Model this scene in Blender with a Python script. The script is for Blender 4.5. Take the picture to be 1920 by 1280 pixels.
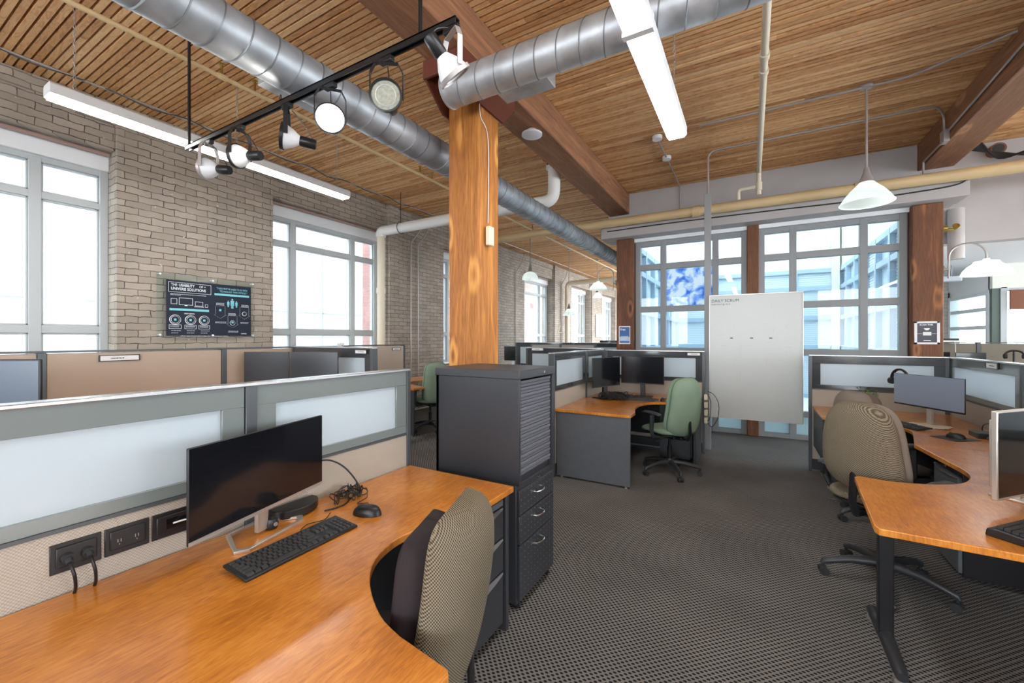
import bpy, bmesh, math, random
from mathutils import Vector, Matrix
random.seed(7)
C = bpy.context.scene.collection
PI = math.pi
for o in list(bpy.data.objects): bpy.data.objects.remove(o)

# ------------------------------------------------------------------ camera
cam = bpy.data.cameras.new('camera'); co = bpy.data.objects.new('camera', cam); C.objects.link(co)
YAW = math.atan(448/780)
co.location = (0, 0, 1.53); co.rotation_euler = (PI/2, 0, YAW)
cam.sensor_width = 36; cam.lens = 36*780/1920; cam.shift_y = -7/1920; cam.clip_start = .05; cam.clip_end = 200
bpy.context.scene.camera = co
sc = bpy.context.scene
sc.view_settings.view_transform = 'Standard'; sc.view_settings.look = 'None'
sc.view_settings.gamma = 1; sc.view_settings.use_curve_mapping = False
sc.view_settings.exposure = EXPOSURE = 0.75
# ------------------------------------------------------------------ sky (bright overcast)
w = bpy.data.worlds.new('sky'); sc.world = w; w.use_nodes = True
bg = w.node_tree.nodes['Background']
bg.inputs[0].default_value = (.90, .95, 1, 1); bg.inputs[1].default_value = 7.0

# ------------------------------------------------------------------ material helpers
MATS = {}
def newmat(name):
    m = bpy.data.materials.new(name); m.use_nodes = True
    nt = m.node_tree; b = nt.nodes['Principled BSDF']; MATS[name] = m
    return m, nt, b
def N(nt, t, **k):
    n = nt.nodes.new(t)
    for a, v in k.items():
        if a == 'op': n.operation = v
        elif a[0] == 'i' and a[1:].isdigit(): n.inputs[int(a[1:])].default_value = v
        else: setattr(n, a, v)
    return n
def L(nt, a, b): nt.links.new(a, b)
def plain(name, col, rough=.5, metal=0, coat=0, noise=0, nscale=20, bump=0, spec=.5, trans=0):
    m, nt, b = newmat(name)
    b.inputs['Base Color'].default_value = (*col, 1); b.inputs['Roughness'].default_value = rough
    b.inputs['Metallic'].default_value = metal; b.inputs['Coat Weight'].default_value = coat
    b.inputs['Specular IOR Level'].default_value = spec
    if trans: b.inputs['Transmission Weight'].default_value = trans
    tc = N(nt, 'ShaderNodeTexCoord')
    nz = N(nt, 'ShaderNodeTexNoise'); nz.inputs['Scale'].default_value = nscale; nz.inputs['Detail'].default_value = 4
    L(nt, tc.outputs['Object'], nz.inputs['Vector'])
    if noise:
        mr = N(nt, 'ShaderNodeMapRange'); mr.inputs[1].default_value = .3; mr.inputs[2].default_value = .7
        mr.inputs[3].default_value = 1-noise; mr.inputs[4].default_value = 1+noise
        L(nt, nz.outputs[0], mr.inputs[0])
        mx = N(nt, 'ShaderNodeVectorMath', op='SCALE'); mx.inputs[0].default_value = col
        L(nt, mr.outputs[0], mx.inputs[3]); L(nt, mx.outputs[0], b.inputs['Base Color'])
    if bump:
        bp = N(nt, 'ShaderNodeBump'); bp.inputs['Strength'].default_value = bump; bp.inputs['Distance'].default_value = .004
        L(nt, nz.outputs[0], bp.inputs['Height']); L(nt, bp.outputs[0], b.inputs['Normal'])
    return m
def emit(name, col, strength):
    m, nt, b = newmat(name)
    b.inputs['Base Color'].default_value = (*col, 1)
    b.inputs['Emission Color'].default_value = (*col, 1); b.inputs['Emission Strength'].default_value = strength
    return m
def ramp(nt, stops, src):
    r = N(nt, 'ShaderNodeValToRGB'); e = r.color_ramp.elements
    while len(e) < len(stops): e.new(.5)
    for k, (p, c) in enumerate(stops): e[k].position = p; e[k].color = (*c, 1)
    L(nt, src, r.inputs[0]); return r
def wood(name, c1, c2, c3, axis='Z', rough=.6, scale=6, coat=0, bump=.25, dark=.5, world=False, knots=True):
    """grain running along axis"""
    m, nt, b = newmat(name)
    tc = N(nt, 'ShaderNodeTexCoord'); mp = N(nt, 'ShaderNodeMapping')
    s = {'X': (.08, 1, 1), 'Y': (1, .08, 1), 'Z': (1, 1, .08)}[axis]
    mp.inputs['Scale'].default_value = s
    if world:
        g = N(nt, 'ShaderNodeNewGeometry'); L(nt, g.outputs['Position'], mp.inputs[0])
    else: L(nt, tc.outputs['Object'], mp.inputs[0])
    n1 = N(nt, 'ShaderNodeTexNoise'); n1.inputs['Scale'].default_value = scale; n1.inputs['Detail'].default_value = 6; n1.inputs['Distortion'].default_value = 1.5
    L(nt, mp.outputs[0], n1.inputs[0])
    mm = N(nt, 'ShaderNodeMath', op='MULTIPLY', i1=9.0); L(nt, n1.outputs[0], mm.inputs[0])
    if knots:
        mk = N(nt, 'ShaderNodeMapping'); mk.inputs['Scale'].default_value = {'X': (.35, 1, 1), 'Y': (1, .35, 1), 'Z': (1, 1, .35)}[axis]; L(nt, tc.outputs['Object'], mk.inputs[0])
        vo = N(nt, 'ShaderNodeTexVoronoi'); vo.inputs['Scale'].default_value = 3.2; L(nt, mk.outputs[0], vo.inputs[0])
        e1 = N(nt, 'ShaderNodeMapRange'); e1.inputs[1].default_value = .0; e1.inputs[2].default_value = .26; e1.inputs[3].default_value = 7; e1.inputs[4].default_value = 0; e1.interpolation_type = 'SMOOTHSTEP'
        L(nt, vo.outputs['Distance'], e1.inputs[0]); m5 = N(nt, 'ShaderNodeMath', op='ADD'); L(nt, mm.outputs[0], m5.inputs[0]); L(nt, e1.outputs[0], m5.inputs[1]); mm = m5
    sn = N(nt, 'ShaderNodeMath', op='SINE'); L(nt, mm.outputs[0], sn.inputs[0])
    n2 = N(nt, 'ShaderNodeTexNoise'); n2.inputs['Scale'].default_value = scale*14; n2.inputs['Detail'].default_value = 3
    L(nt, mp.outputs[0], n2.inputs[0])
    ad = N(nt, 'ShaderNodeMath', op='MULTIPLY_ADD', i1=.33, i2=.5); L(nt, sn.outputs[0], ad.inputs[0])
    a2 = N(nt, 'ShaderNodeMath', op='MULTIPLY_ADD', i1=.6, i2=-.3); L(nt, n2.outputs[0], a2.inputs[0])
    a3 = N(nt, 'ShaderNodeMath', op='ADD'); L(nt, ad.outputs[0], a3.inputs[0]); L(nt, a2.outputs[0], a3.inputs[1])
    r = ramp(nt, [(0.05, c1), (.5, c2), (.95, c3)], a3.outputs[0])
    # long dark drying cracks and knot hearts
    m6 = N(nt, 'ShaderNodeMapping'); m6.inputs['Scale'].default_value = {'X': (.03, 1, 1), 'Y': (1, .03, 1), 'Z': (1, 1, .03)}[axis]; L(nt, tc.outputs['Object'], m6.inputs[0])
    n6 = N(nt, 'ShaderNodeTexNoise'); n6.inputs['Scale'].default_value = 24; n6.inputs['Detail'].default_value = 4; L(nt, m6.outputs[0], n6.inputs[0])
    r6 = N(nt, 'ShaderNodeMapRange'); r6.inputs[1].default_value = .66; r6.inputs[2].default_value = .72; r6.inputs[3].default_value = 0; r6.inputs[4].default_value = .6; L(nt, n6.outputs[0], r6.inputs[0])
    fac = r6.outputs[0]
    if knots:
        kh = N(nt, 'ShaderNodeMapRange'); kh.inputs[1].default_value = .03; kh.inputs[2].default_value = .09; kh.inputs[3].default_value = .65; kh.inputs[4].default_value = 0; L(nt, vo.outputs['Distance'], kh.inputs[0])
        mxx = N(nt, 'ShaderNodeMath', op='MAXIMUM'); L(nt, fac, mxx.inputs[0]); L(nt, kh.outputs[0], mxx.inputs[1]); fac = mxx.outputs[0]
    mi = N(nt, 'ShaderNodeMix', data_type='RGBA'); L(nt, fac, mi.inputs[0]); L(nt, r.outputs[0], mi.inputs[6]); mi.inputs[7].default_value = (*[k*.35 for k in c1], 1)
    L(nt, mi.outputs[2], b.inputs['Base Color'])
    b.inputs['Roughness'].default_value = rough; b.inputs['Coat Weight'].default_value = coat; b.inputs['Coat Roughness'].default_value = .15
    if bump:
        bp = N(nt, 'ShaderNodeBump'); bp.inputs['Strength'].default_value = bump; bp.inputs['Distance'].default_value = .004
        L(nt, a3.outputs[0], bp.inputs['Height']); L(nt, bp.outputs[0], b.inputs['Normal'])
    return m
def fresnel(nt, ior):
    g = N(nt, 'ShaderNodeNewGeometry'); a = N(nt, 'ShaderNodeMath', op='MULTIPLY_ADD', i1=1/ior-ior, i2=ior); L(nt, g.outputs['Backfacing'], a.inputs[0])
    fr = N(nt, 'ShaderNodeFresnel'); L(nt, a.outputs[0], fr.inputs[0]); return fr
def glass(name, tint=(.93, .97, .97), rough=.0, refl=.08):
    m = bpy.data.materials.new(name); m.use_nodes = True; nt = m.node_tree; nt.nodes.clear(); MATS[name] = m
    out = N(nt, 'ShaderNodeOutputMaterial'); t = N(nt, 'ShaderNodeBsdfTransparent'); t.inputs[0].default_value = (*tint, 1)
    g = N(nt, 'ShaderNodeBsdfGlossy'); g.inputs['Roughness'].default_value = rough
    fr = fresnel(nt, 1.45)
    mx = N(nt, 'ShaderNodeMixShader'); L(nt, fr.outputs[0], mx.inputs[0]); L(nt, t.outputs[0], mx.inputs[1]); L(nt, g.outputs[0], mx.inputs[2])
    L(nt, mx.outputs[0], out.inputs[0]); return m

# --- carpet: staggered woven dots
m, nt, b = newmat('carpet')
g = N(nt, 'ShaderNodeNewGeometry'); sp = N(nt, 'ShaderNodeSeparateXYZ'); L(nt, g.outputs['Position'], sp.inputs[0])
def mth(op, a, bb=None, c=None):
    n = N(nt, 'ShaderNodeMath', op=op)
    for k, v in enumerate((a, bb, c)):
        if v is None: continue
        if hasattr(v, 'links') or hasattr(v, 'is_linked'): L(nt, v, n.inputs[k])
        else: n.inputs[k].default_value = v
    return n.outputs[0]
row = mth('DIVIDE', sp.outputs[1], .0155)
rowi = mth('FLOOR', row); off = mth('MULTIPLY', mth('MODULO', rowi, 2.0), .5)
cx = mth('ADD', mth('DIVIDE', sp.outputs[0], .030), off)
fx = mth('SUBTRACT', mth('FRACT', cx), .5); fy = mth('SUBTRACT', mth('FRACT', row), .5)
dd = mth('SQRT', mth('ADD', mth('POWER', mth('MULTIPLY', fx, 1.25), 2.0), mth('POWER', mth('MULTIPLY', fy, .95), 2.0)))
nz = N(nt, 'ShaderNodeTexNoise'); nz.inputs['Scale'].default_value = 260; nz.inputs['Detail'].default_value = 2; L(nt, g.outputs['Position'], nz.inputs[0])
d2 = mth('ADD', dd, mth('MULTIPLY', mth('SUBTRACT', nz.outputs[0], .5), .35))
r = ramp(nt, [(.28, (.012, .012, .013)), (.44, (.212, .206, .200))], d2)
nb = N(nt, 'ShaderNodeTexNoise'); nb.inputs['Scale'].default_value = 1.6; L(nt, g.outputs['Position'], nb.inputs[0])
mr = N(nt, 'ShaderNodeMapRange'); mr.inputs[1].default_value = .3; mr.inputs[2].default_value = .7; mr.inputs[3].default_value = .85; mr.inputs[4].default_value = 1.12
L(nt, nb.outputs[0], mr.inputs[0])
vm = N(nt, 'ShaderNodeVectorMath', op='SCALE'); L(nt, r.outputs[0], vm.inputs[0]); L(nt, mr.outputs[0], vm.inputs[3])
L(nt, vm.outputs[0], b.inputs['Base Color']); b.inputs['Roughness'].default_value = .95; b.inputs['Specular IOR Level'].default_value = .15
bp = N(nt, 'ShaderNodeBump'); bp.inputs['Strength'].default_value = .6; bp.inputs['Distance'].default_value = .004; L(nt, d2, bp.inputs['Height']); L(nt, bp.outputs[0], b.inputs['Normal'])

# --- painted brick
def brickmat(name, base, base2, mortar, axis):
    m, nt, b = newmat(name)
    g = N(nt, 'ShaderNodeNewGeometry'); sp = N(nt, 'ShaderNodeSeparateXYZ'); L(nt, g.outputs['Position'], sp.inputs[0])
    ad = N(nt, 'ShaderNodeMath', op='ADD'); L(nt, sp.outputs[0], ad.inputs[0]); L(nt, sp.outputs[1], ad.inputs[1])
    cb = N(nt, 'ShaderNodeCombineXYZ'); L(nt, ad.outputs[0], cb.inputs[0]); L(nt, sp.outputs[2], cb.inputs[1])
    nz = N(nt, 'ShaderNodeTexNoise'); nz.inputs['Scale'].default_value = 9; nz.inputs['Detail'].default_value = 4; L(nt, g.outputs['Position'], nz.inputs[0])
    mx = N(nt, 'ShaderNodeVectorMath', op='MULTIPLY_ADD'); L(nt, nz.outputs[1], mx.inputs[0]); mx.inputs[1].default_value = (.034, .040, 0); L(nt, cb.outputs[0], mx.inputs[2])
    br = N(nt, 'ShaderNodeTexBrick'); L(nt, mx.outputs[0], br.inputs[0])
    br.inputs['Scale'].default_value = 1; br.inputs['Brick Width'].default_value = .235; br.inputs['Row Height'].default_value = .078
    br.inputs['Mortar Size'].default_value = .0045; br.inputs['Mortar Smooth'].default_value = .3; br.inputs['Bias'].default_value = 0
    br.inputs['Color1'].default_value = (*base, 1); br.inputs['Color2'].default_value = (*base2, 1); br.inputs['Mortar'].default_value = (*mortar, 1)
    n2 = N(nt, 'ShaderNodeTexNoise'); n2.inputs['Scale'].default_value = 2.2; n2.inputs['Detail'].default_value = 6; L(nt, g.outputs['Position'], n2.inputs[0])
    mr = N(nt, 'ShaderNodeMapRange'); mr.inputs[1].default_value = .3; mr.inputs[2].default_value = .7; mr.inputs[3].default_value = .86; mr.inputs[4].default_value = 1.14; L(nt, n2.outputs[0], mr.inputs[0])
    # mortar dark only in places
    n4 = N(nt, 'ShaderNodeTexNoise'); n4.inputs['Scale'].default_value = 5; n4.inputs['Detail'].default_value = 5; L(nt, g.outputs['Position'], n4.inputs[0])
    m4 = N(nt, 'ShaderNodeMapRange'); m4.inputs[1].default_value = .47; m4.inputs[2].default_value = .66; L(nt, n4.outputs[0], m4.inputs[0])
    mo = N(nt, 'ShaderNodeMix', data_type='RGBA'); L(nt, m4.outputs[0], mo.inputs[0]); mo.inputs[6].default_value = (*mortar, 1); mo.inputs[7].default_value = (*[k*.75 for k in base], 1)
    L(nt, mo.outputs[2], br.inputs['Mortar'])
    sc2 = N(nt, 'ShaderNodeVectorMath', op='SCALE'); L(nt, br.outputs[0], sc2.inputs[0]); L(nt, mr.outputs[0], sc2.inputs[3])
    # chipped white spots
    n3 = N(nt, 'ShaderNodeTexNoise'); n3.inputs['Scale'].default_value = 24; n3.inputs['Detail'].default_value = 5; L(nt, g.outputs['Position'], n3.inputs[0])
    m3 = N(nt, 'ShaderNodeMapRange'); m3.inputs[1].default_value = .70; m3.inputs[2].default_value = .76; L(nt, n3.outputs[0], m3.inputs[0])
    mi = N(nt, 'ShaderNodeMix', data_type='RGBA'); L(nt, m3.outputs[0], mi.inputs[0]); L(nt, sc2.outputs[0], mi.inputs[6]); mi.inputs[7].default_value = (.62, .58, .52, 1)
    L(nt, mi.outputs[2], b.inputs['Base Color']); b.inputs['Roughness'].default_value = .72
    hm = N(nt, 'ShaderNodeMath', op='MULTIPLY_ADD', i1=-1.0, i2=1.0); L(nt, br.outputs[1], hm.inputs[0])
    h2 = N(nt, 'ShaderNodeMath', op='MULTIPLY_ADD', i1=.35); L(nt, n3.outputs[0], h2.inputs[0]); L(nt, hm.outputs[0], h2.inputs[2])
    bp = N(nt, 'ShaderNodeBump'); bp.inputs['Strength'].default_value = .8; bp.inputs['Distance'].default_value = .008; L(nt, h2.outputs[0], bp.inputs['Height']); L(nt, bp.outputs[0], b.inputs['Normal'])
    return m
brickmat('brick', (.30, .255, .21), (.385, .33, .275), (.075, .06, .05), 'y')
brickmat('brick_red', (.22, .12, .11), (.20, .10, .09), (.25, .22, .2), 'y')

# --- ceiling boards (run along X, individual tints per board)
m, nt, b = newmat('ceiling_boards')
g = N(nt, 'ShaderNodeNewGeometry'); sp = N(nt, 'ShaderNodeSeparateXYZ'); L(nt, g.outputs['Position'], sp.inputs[0])
bi = mth('FLOOR', mth('DIVIDE', sp.outputs[1], .060))
wn = N(nt, 'ShaderNodeTexWhiteNoise', noise_dimensions='1D'); L(nt, bi, wn.inputs['W'])
# boards butt-jointed: segment index along x
seg = mth('FLOOR', mth('ADD', mth('DIVIDE', sp.outputs[0], 2.3), mth('MULTIPLY', wn.outputs[0], 7.0)))
cb = N(nt, 'ShaderNodeCombineXYZ'); L(nt, bi, cb.inputs[0]); L(nt, seg, cb.inputs[1])
w2 = N(nt, 'ShaderNodeTexWhiteNoise', noise_dimensions='3D'); L(nt, cb.outputs[0], w2.inputs[0])
c2 = N(nt, 'ShaderNodeCombineXYZ'); L(nt, mth('MULTIPLY', sp.outputs[0], .22), c2.inputs[0]); L(nt, sp.outputs[1], c2.inputs[1]); L(nt, mth('MULTIPLY', w2.outputs[0], 9.0), c2.inputs[2])
n1 = N(nt, 'ShaderNodeTexNoise'); n1.inputs['Scale'].default_value = 20; n1.inputs['Detail'].default_value = 6; n1.inputs['Distortion'].default_value = 2.6; L(nt, c2.outputs[0], n1.inputs[0])
gr = mth('MULTIPLY_ADD', mth('SINE', mth('MULTIPLY', n1.outputs[0], 14.0)), .2, .5)
v = mth('ADD', mth('MULTIPLY', gr, .55), mth('MULTIPLY', w2.outputs[0], .45))
r = ramp(nt, [(.1, (.33, .135, .045)), (.45, (.63, .32, .125)), (.9, (.88, .58, .30))], v)
L(nt, r.outputs[0], b.inputs['Base Color']); b.inputs['Roughness'].default_value = .62

wood('beam_wood', (.20, .088, .042), (.36, .165, .08), (.47, .25, .135), 'Y', .75, 5, bump=.4)
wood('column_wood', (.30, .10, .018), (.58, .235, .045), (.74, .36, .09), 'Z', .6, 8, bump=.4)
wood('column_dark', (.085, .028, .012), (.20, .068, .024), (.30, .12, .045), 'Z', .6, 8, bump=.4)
# desk laminate: orange cherry with curly figure
def desk(name, k=1.0):
    m, nt, b = newmat(name)
    g = N(nt, 'ShaderNodeNewGeometry'); mp = N(nt, 'ShaderNodeMapping'); mp.inputs['Scale'].default_value = (30, 5, 4); mp.inputs['Rotation'].default_value = (0, 0, 1.05)
    L(nt, g.outputs['Position'], mp.inputs[0])
    n1 = N(nt, 'ShaderNodeTexNoise'); n1.inputs['Scale'].default_value = 3.0; n1.inputs['Detail'].default_value = 5; n1.inputs['Distortion'].default_value = 1.2; L(nt, mp.outputs[0], n1.inputs[0])
    m2 = N(nt, 'ShaderNodeMapping'); m2.inputs['Scale'].default_value = (1, 1, 1); L(nt, g.outputs['Position'], m2.inputs[0])
    n2 = N(nt, 'ShaderNodeTexNoise'); n2.inputs['Scale'].default_value = 5; n2.inputs['Detail'].default_value = 3; L(nt, m2.outputs[0], n2.inputs[0])
    mx = N(nt, 'ShaderNodeMath', op='MULTIPLY_ADD', i1=.55); L(nt, n1.outputs[0], mx.inputs[0])
    hh = N(nt, 'ShaderNodeMath', op='MULTIPLY', i1=.45); L(nt, n2.outputs[0], hh.inputs[0]); L(nt, hh.outputs[0], mx.inputs[2])
    r = ramp(nt, [(.36, (.43*k, .135*k, .012)), (.50, (.61*k, .215*k, .022)), (.64, (.74*k, .30*k, .045))], mx.outputs[0])
    L(nt, r.outputs[0], b.inputs['Base Color']); b.inputs['Roughness'].default_value = .33; b.inputs['Specular IOR Level'].default_value = .5
    b.inputs['Coat Weight'].default_value = .6; b.inputs['Coat Roughness'].default_value = .16
desk('desk_wood'); desk('desk_edge', .85)

plain('white_paint', (.43, .405, .40), .6, noise=.03, nscale=3)
plain('white_trim', (.80, .82, .84), .45)
plain('window_frame', (.46, .49, .50), .45)
plain('window_frame_pale', (.70, .76, .79), .4)
plain('roller', (.34, .22, .19), .6)
plain('atrium_cream', (.74, .74, .66), .7)
plain('atrium_frame', (.38, .50, .61), .4)
plain('atrium_pane', (.56, .68, .77), .5, noise=.05, nscale=2)
plain('atrium_blind', (.70, .80, .86), .6)
plain('facade', (.26, .27, .29), .8, noise=.04, nscale=1.5)
plain('facade_line', (.17, .18, .2), .8)
plain('galv', (.50, .53, .56), .46, .6, noise=.22, nscale=7)
plain('galv_dark', (.36, .39, .42), .48, .6, noise=.3, nscale=5)
plain('seam', (.25, .27, .29), .5, .8)
plain('pipe_yellow', (.62, .46, .25), .45, noise=.06, nscale=4)
plain('pipe_cream', (.72, .64, .50), .45)
plain('pipe_white', (.78, .78, .76), .4)
plain('conduit', (.40, .37, .36), .4, .5)
plain('black_metal', (.014, .015, .018), .35, .2)
plain('black_plastic', (.012, .012, .014), .38)
plain('black_key', (.035, .036, .04), .45)
plain('chair_plastic', (.030, .033, .038), .42)
plain('charcoal', (.038, .041, .049), .42, noise=.08, nscale=2)
plain('charcoal_pale', (.10, .11, .125), .45, noise=.05)
plain('partition_frame', (.085, .095, .105), .35, .2)
plain('glass_border', (.050, .056, .062), .12, coat=.6)
plain('glass_border_sheen', (.19, .225, .225), .12, coat=.6)  # same dark border, paler: reflected room light put into the colour
plain('cap_metal', (.60, .62, .64), .25, .8)
plain('silver', (.66, .62, .57), .32, .7)
plain('silver_light', (.70, .74, .80), .35, .3)
plain('chrome', (.75, .75, .75), .18, 1)
plain('brass', (.45, .33, .10), .3, .9)
plain('screen_black', (.006, .007, .010), .12, coat=.3)
plain('screen_grey', (.25, .30, .39), .22)
plain('screen_slate', (.11, .145, .20), .25)
plain('whiteboard', (.53, .56, .55), .28, noise=.015, nscale=2)
plain('ink', (.03, .03, .03), .6)
plain('ink_pale', (.38, .39, .39), .6)
plain('paper', (.85, .85, .85), .6)
plain('paper_tan', (.62, .50, .36), .7)
plain('sign_navy', (.012, .016, .032), .4, spec=.2)
plain('acrylic', (.45, .44, .38), .5, spec=.3)
plain('handle_grey', (.16, .16, .17), .35)
plain('galv_bright', (.6, .6, .6), .3)
plain('sign_teal', (.20, .55, .62), .5)
plain('sign_white', (.72, .78, .80), .5)
plain('notice_blue', (.03, .12, .36), .4)
plain('notice_grey', (.07, .075, .095), .5)
plain('bracket_red', (.14, .035, .02), .55)
plain('valve_red', (.5, .04, .03), .5)
plain('fabric_green', (.22, .305, .225), .85, noise=.06, nscale=6, bump=.1, spec=.25)
plain('fabric_green_dark', (.10, .19, .13), .85)
plain('fabric_brown', (.135, .11, .095), .8, noise=.12, nscale=5, spec=.3)
plain('fabric_taupe', (.22, .185, .155), .8, noise=.06, nscale=5, spec=.3)
plain('fabric_dark', (.024, .017, .020), .75, noise=.2, nscale=8, spec=.35)
plain('leaf', (.12, .30, .06), .5)
plain('cream_box', (.78, .70, .52), .5)
plain('blind_brown', (.20, .07, .035), .7)
plain('green_post', (.09, .13, .11), .5)
plain('cable_white', (.75, .75, .72), .5)
plain('vent_dark', (.03, .03, .03), .6)
plain('carpet_edge', (.05, .05, .05), .8)
emit('tube_light', (1, .985, .95), 18)
emit('spot_light', (1, .95, .86), 60)
emit('lamp_glow', (.95, 1, .98), 3)
emit('screen_sky', (1, 1, 1), 1.0)
glass('pane'); glass('pane_soft', (.90, .96, .97)); glass('skylight_glass', (.80, .82, .84))
# pressed ribbed glass lampshade: translucent white
m, nt, b = newmat('shade_glass')
b.inputs['Base Color'].default_value = (.88, .95, .94, 1); b.inputs['Roughness'].default_value = .18
b.inputs['Emission Color'].default_value = (.9, 1, .98, 1); b.inputs['Emission Strength'].default_value = .55
tcn = N(nt, 'ShaderNodeBsdfTranslucent'); 
# frosted glass: diffuse + translucent with satin reflection
def frosted(name, col, tr=.45, rough=.22):
    m = bpy.data.materials.new(name); m.use_nodes = True; nt = m.node_tree; nt.nodes.clear(); MATS[name] = m
    out = N(nt, 'ShaderNodeOutputMaterial')
    d = N(nt, 'ShaderNodeBsdfDiffuse'); d.inputs[0].default_value = (*col, 1)
    t = N(nt, 'ShaderNodeBsdfTranslucent'); t.inputs[0].default_value = (*col, 1)
    g = N(nt, 'ShaderNodeBsdfGlossy'); g.inputs['Roughness'].default_value = rough
    a = N(nt, 'ShaderNodeMixShader'); a.inputs[0].default_value = tr; L(nt, d.outputs[0], a.inputs[1]); L(nt, t.outputs[0], a.inputs[2])
    fr = fresnel(nt, 1.5)
    mx = N(nt, 'ShaderNodeMixShader'); L(nt, fr.outputs[0], mx.inputs[0]); L(nt, a.outputs[0], mx.inputs[1]); L(nt, g.outputs[0], mx.inputs[2])
    L(nt, mx.outputs[0], out.inputs[0]); return m
frosted('frost', (.73, .83, .89))
frosted('frost_pale', (.78, .86, .88))
# beige panel fabric (fine weave), woven chair fabric
def weave(name, c1, c2, size, rough=.85, bump=.5, uv=False, wx=1.0, wy=1.0):
    m, nt, b = newmat(name)
    tc = N(nt, 'ShaderNodeTexCoord')
    sp = N(nt, 'ShaderNodeSeparateXYZ'); L(nt, tc.outputs['Object'], sp.inputs[0])
    s = N(nt, 'ShaderNodeMath', op='ADD'); L(nt, sp.outputs[0], s.inputs[0]); L(nt, sp.outputs[1], s.inputs[1])
    if uv: src_u = sp.outputs[1]
    else: src_u = s.outputs[0]
    def q(op, a, bb=None):
        n = N(nt, 'ShaderNodeMath', op=op); L(nt, a, n.inputs[0])
        if bb is not None:
            if isinstance(bb, (int, float)): n.inputs[1].default_value = bb
            else: L(nt, bb, n.inputs[1])
        return n.outputs[0]
    a = q('SINE', q('MULTIPLY', src_u, 2*PI/size*wx)); c = q('SINE', q('MULTIPLY', sp.outputs[2], 2*PI/size*wy))
    v = q('MULTIPLY', a, c)
    mr = N(nt, 'ShaderNodeMapRange'); mr.inputs[1].default_value = -.6; mr.inputs[2].default_value = .6; L(nt, v, mr.inputs[0])
    r = ramp(nt, [(0, c1), (1, c2)], mr.outputs[0]); L(nt, r.outputs[0], b.inputs['Base Color'])
    b.inputs['Roughness'].default_value = rough; b.inputs['Specular IOR Level'].default_value = .2
    bp = N(nt, 'ShaderNodeBump'); bp.inputs['Strength'].default_value = bump; bp.inputs['Distance'].default_value = .002; L(nt, mr.outputs[0], bp.inputs['Height']); L(nt, bp.outputs[0], b.inputs['Normal'])
    return m
weave('panel_fabric', (.36, .32, .27), (.50, .45, .385), .010)
weave('panel_fabric_warm', (.46, .375, .30), (.54, .44, .355), .006, bump=.2)
weave('panel_fabric_grey', (.29, .27, .25), (.34, .32, .295), .006, bump=.2)
weave('woven', (.040, .034, .025), (.31, .26, .185), .0095, bump=.6)
weave('tambour', (.10, .105, .125), (.17, .175, .205), .02, bump=.2)

# frosted sky picture: white clouds on blue, weak emission standing in for backlight
m, nt, b = newmat('cloud_print')
tc = N(nt, 'ShaderNodeTexCoord'); nz = N(nt, 'ShaderNodeTexNoise'); nz.inputs['Scale'].default_value = 6; nz.inputs['Detail'].default_value = 5; nz.inputs['Distortion'].default_value = .4
L(nt, tc.outputs['Object'], nz.inputs[0])
r = ramp(nt, [(.38, (.03, .16, .70)), (.47, (.22, .42, .92)), (.56, (.80, .86, 1))], nz.outputs[0])
L(nt, r.outputs[0], b.inputs['Base Color']); L(nt, r.outputs[0], b.inputs['Emission Color']); b.inputs['Emission Strength'].default_value = .25

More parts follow.
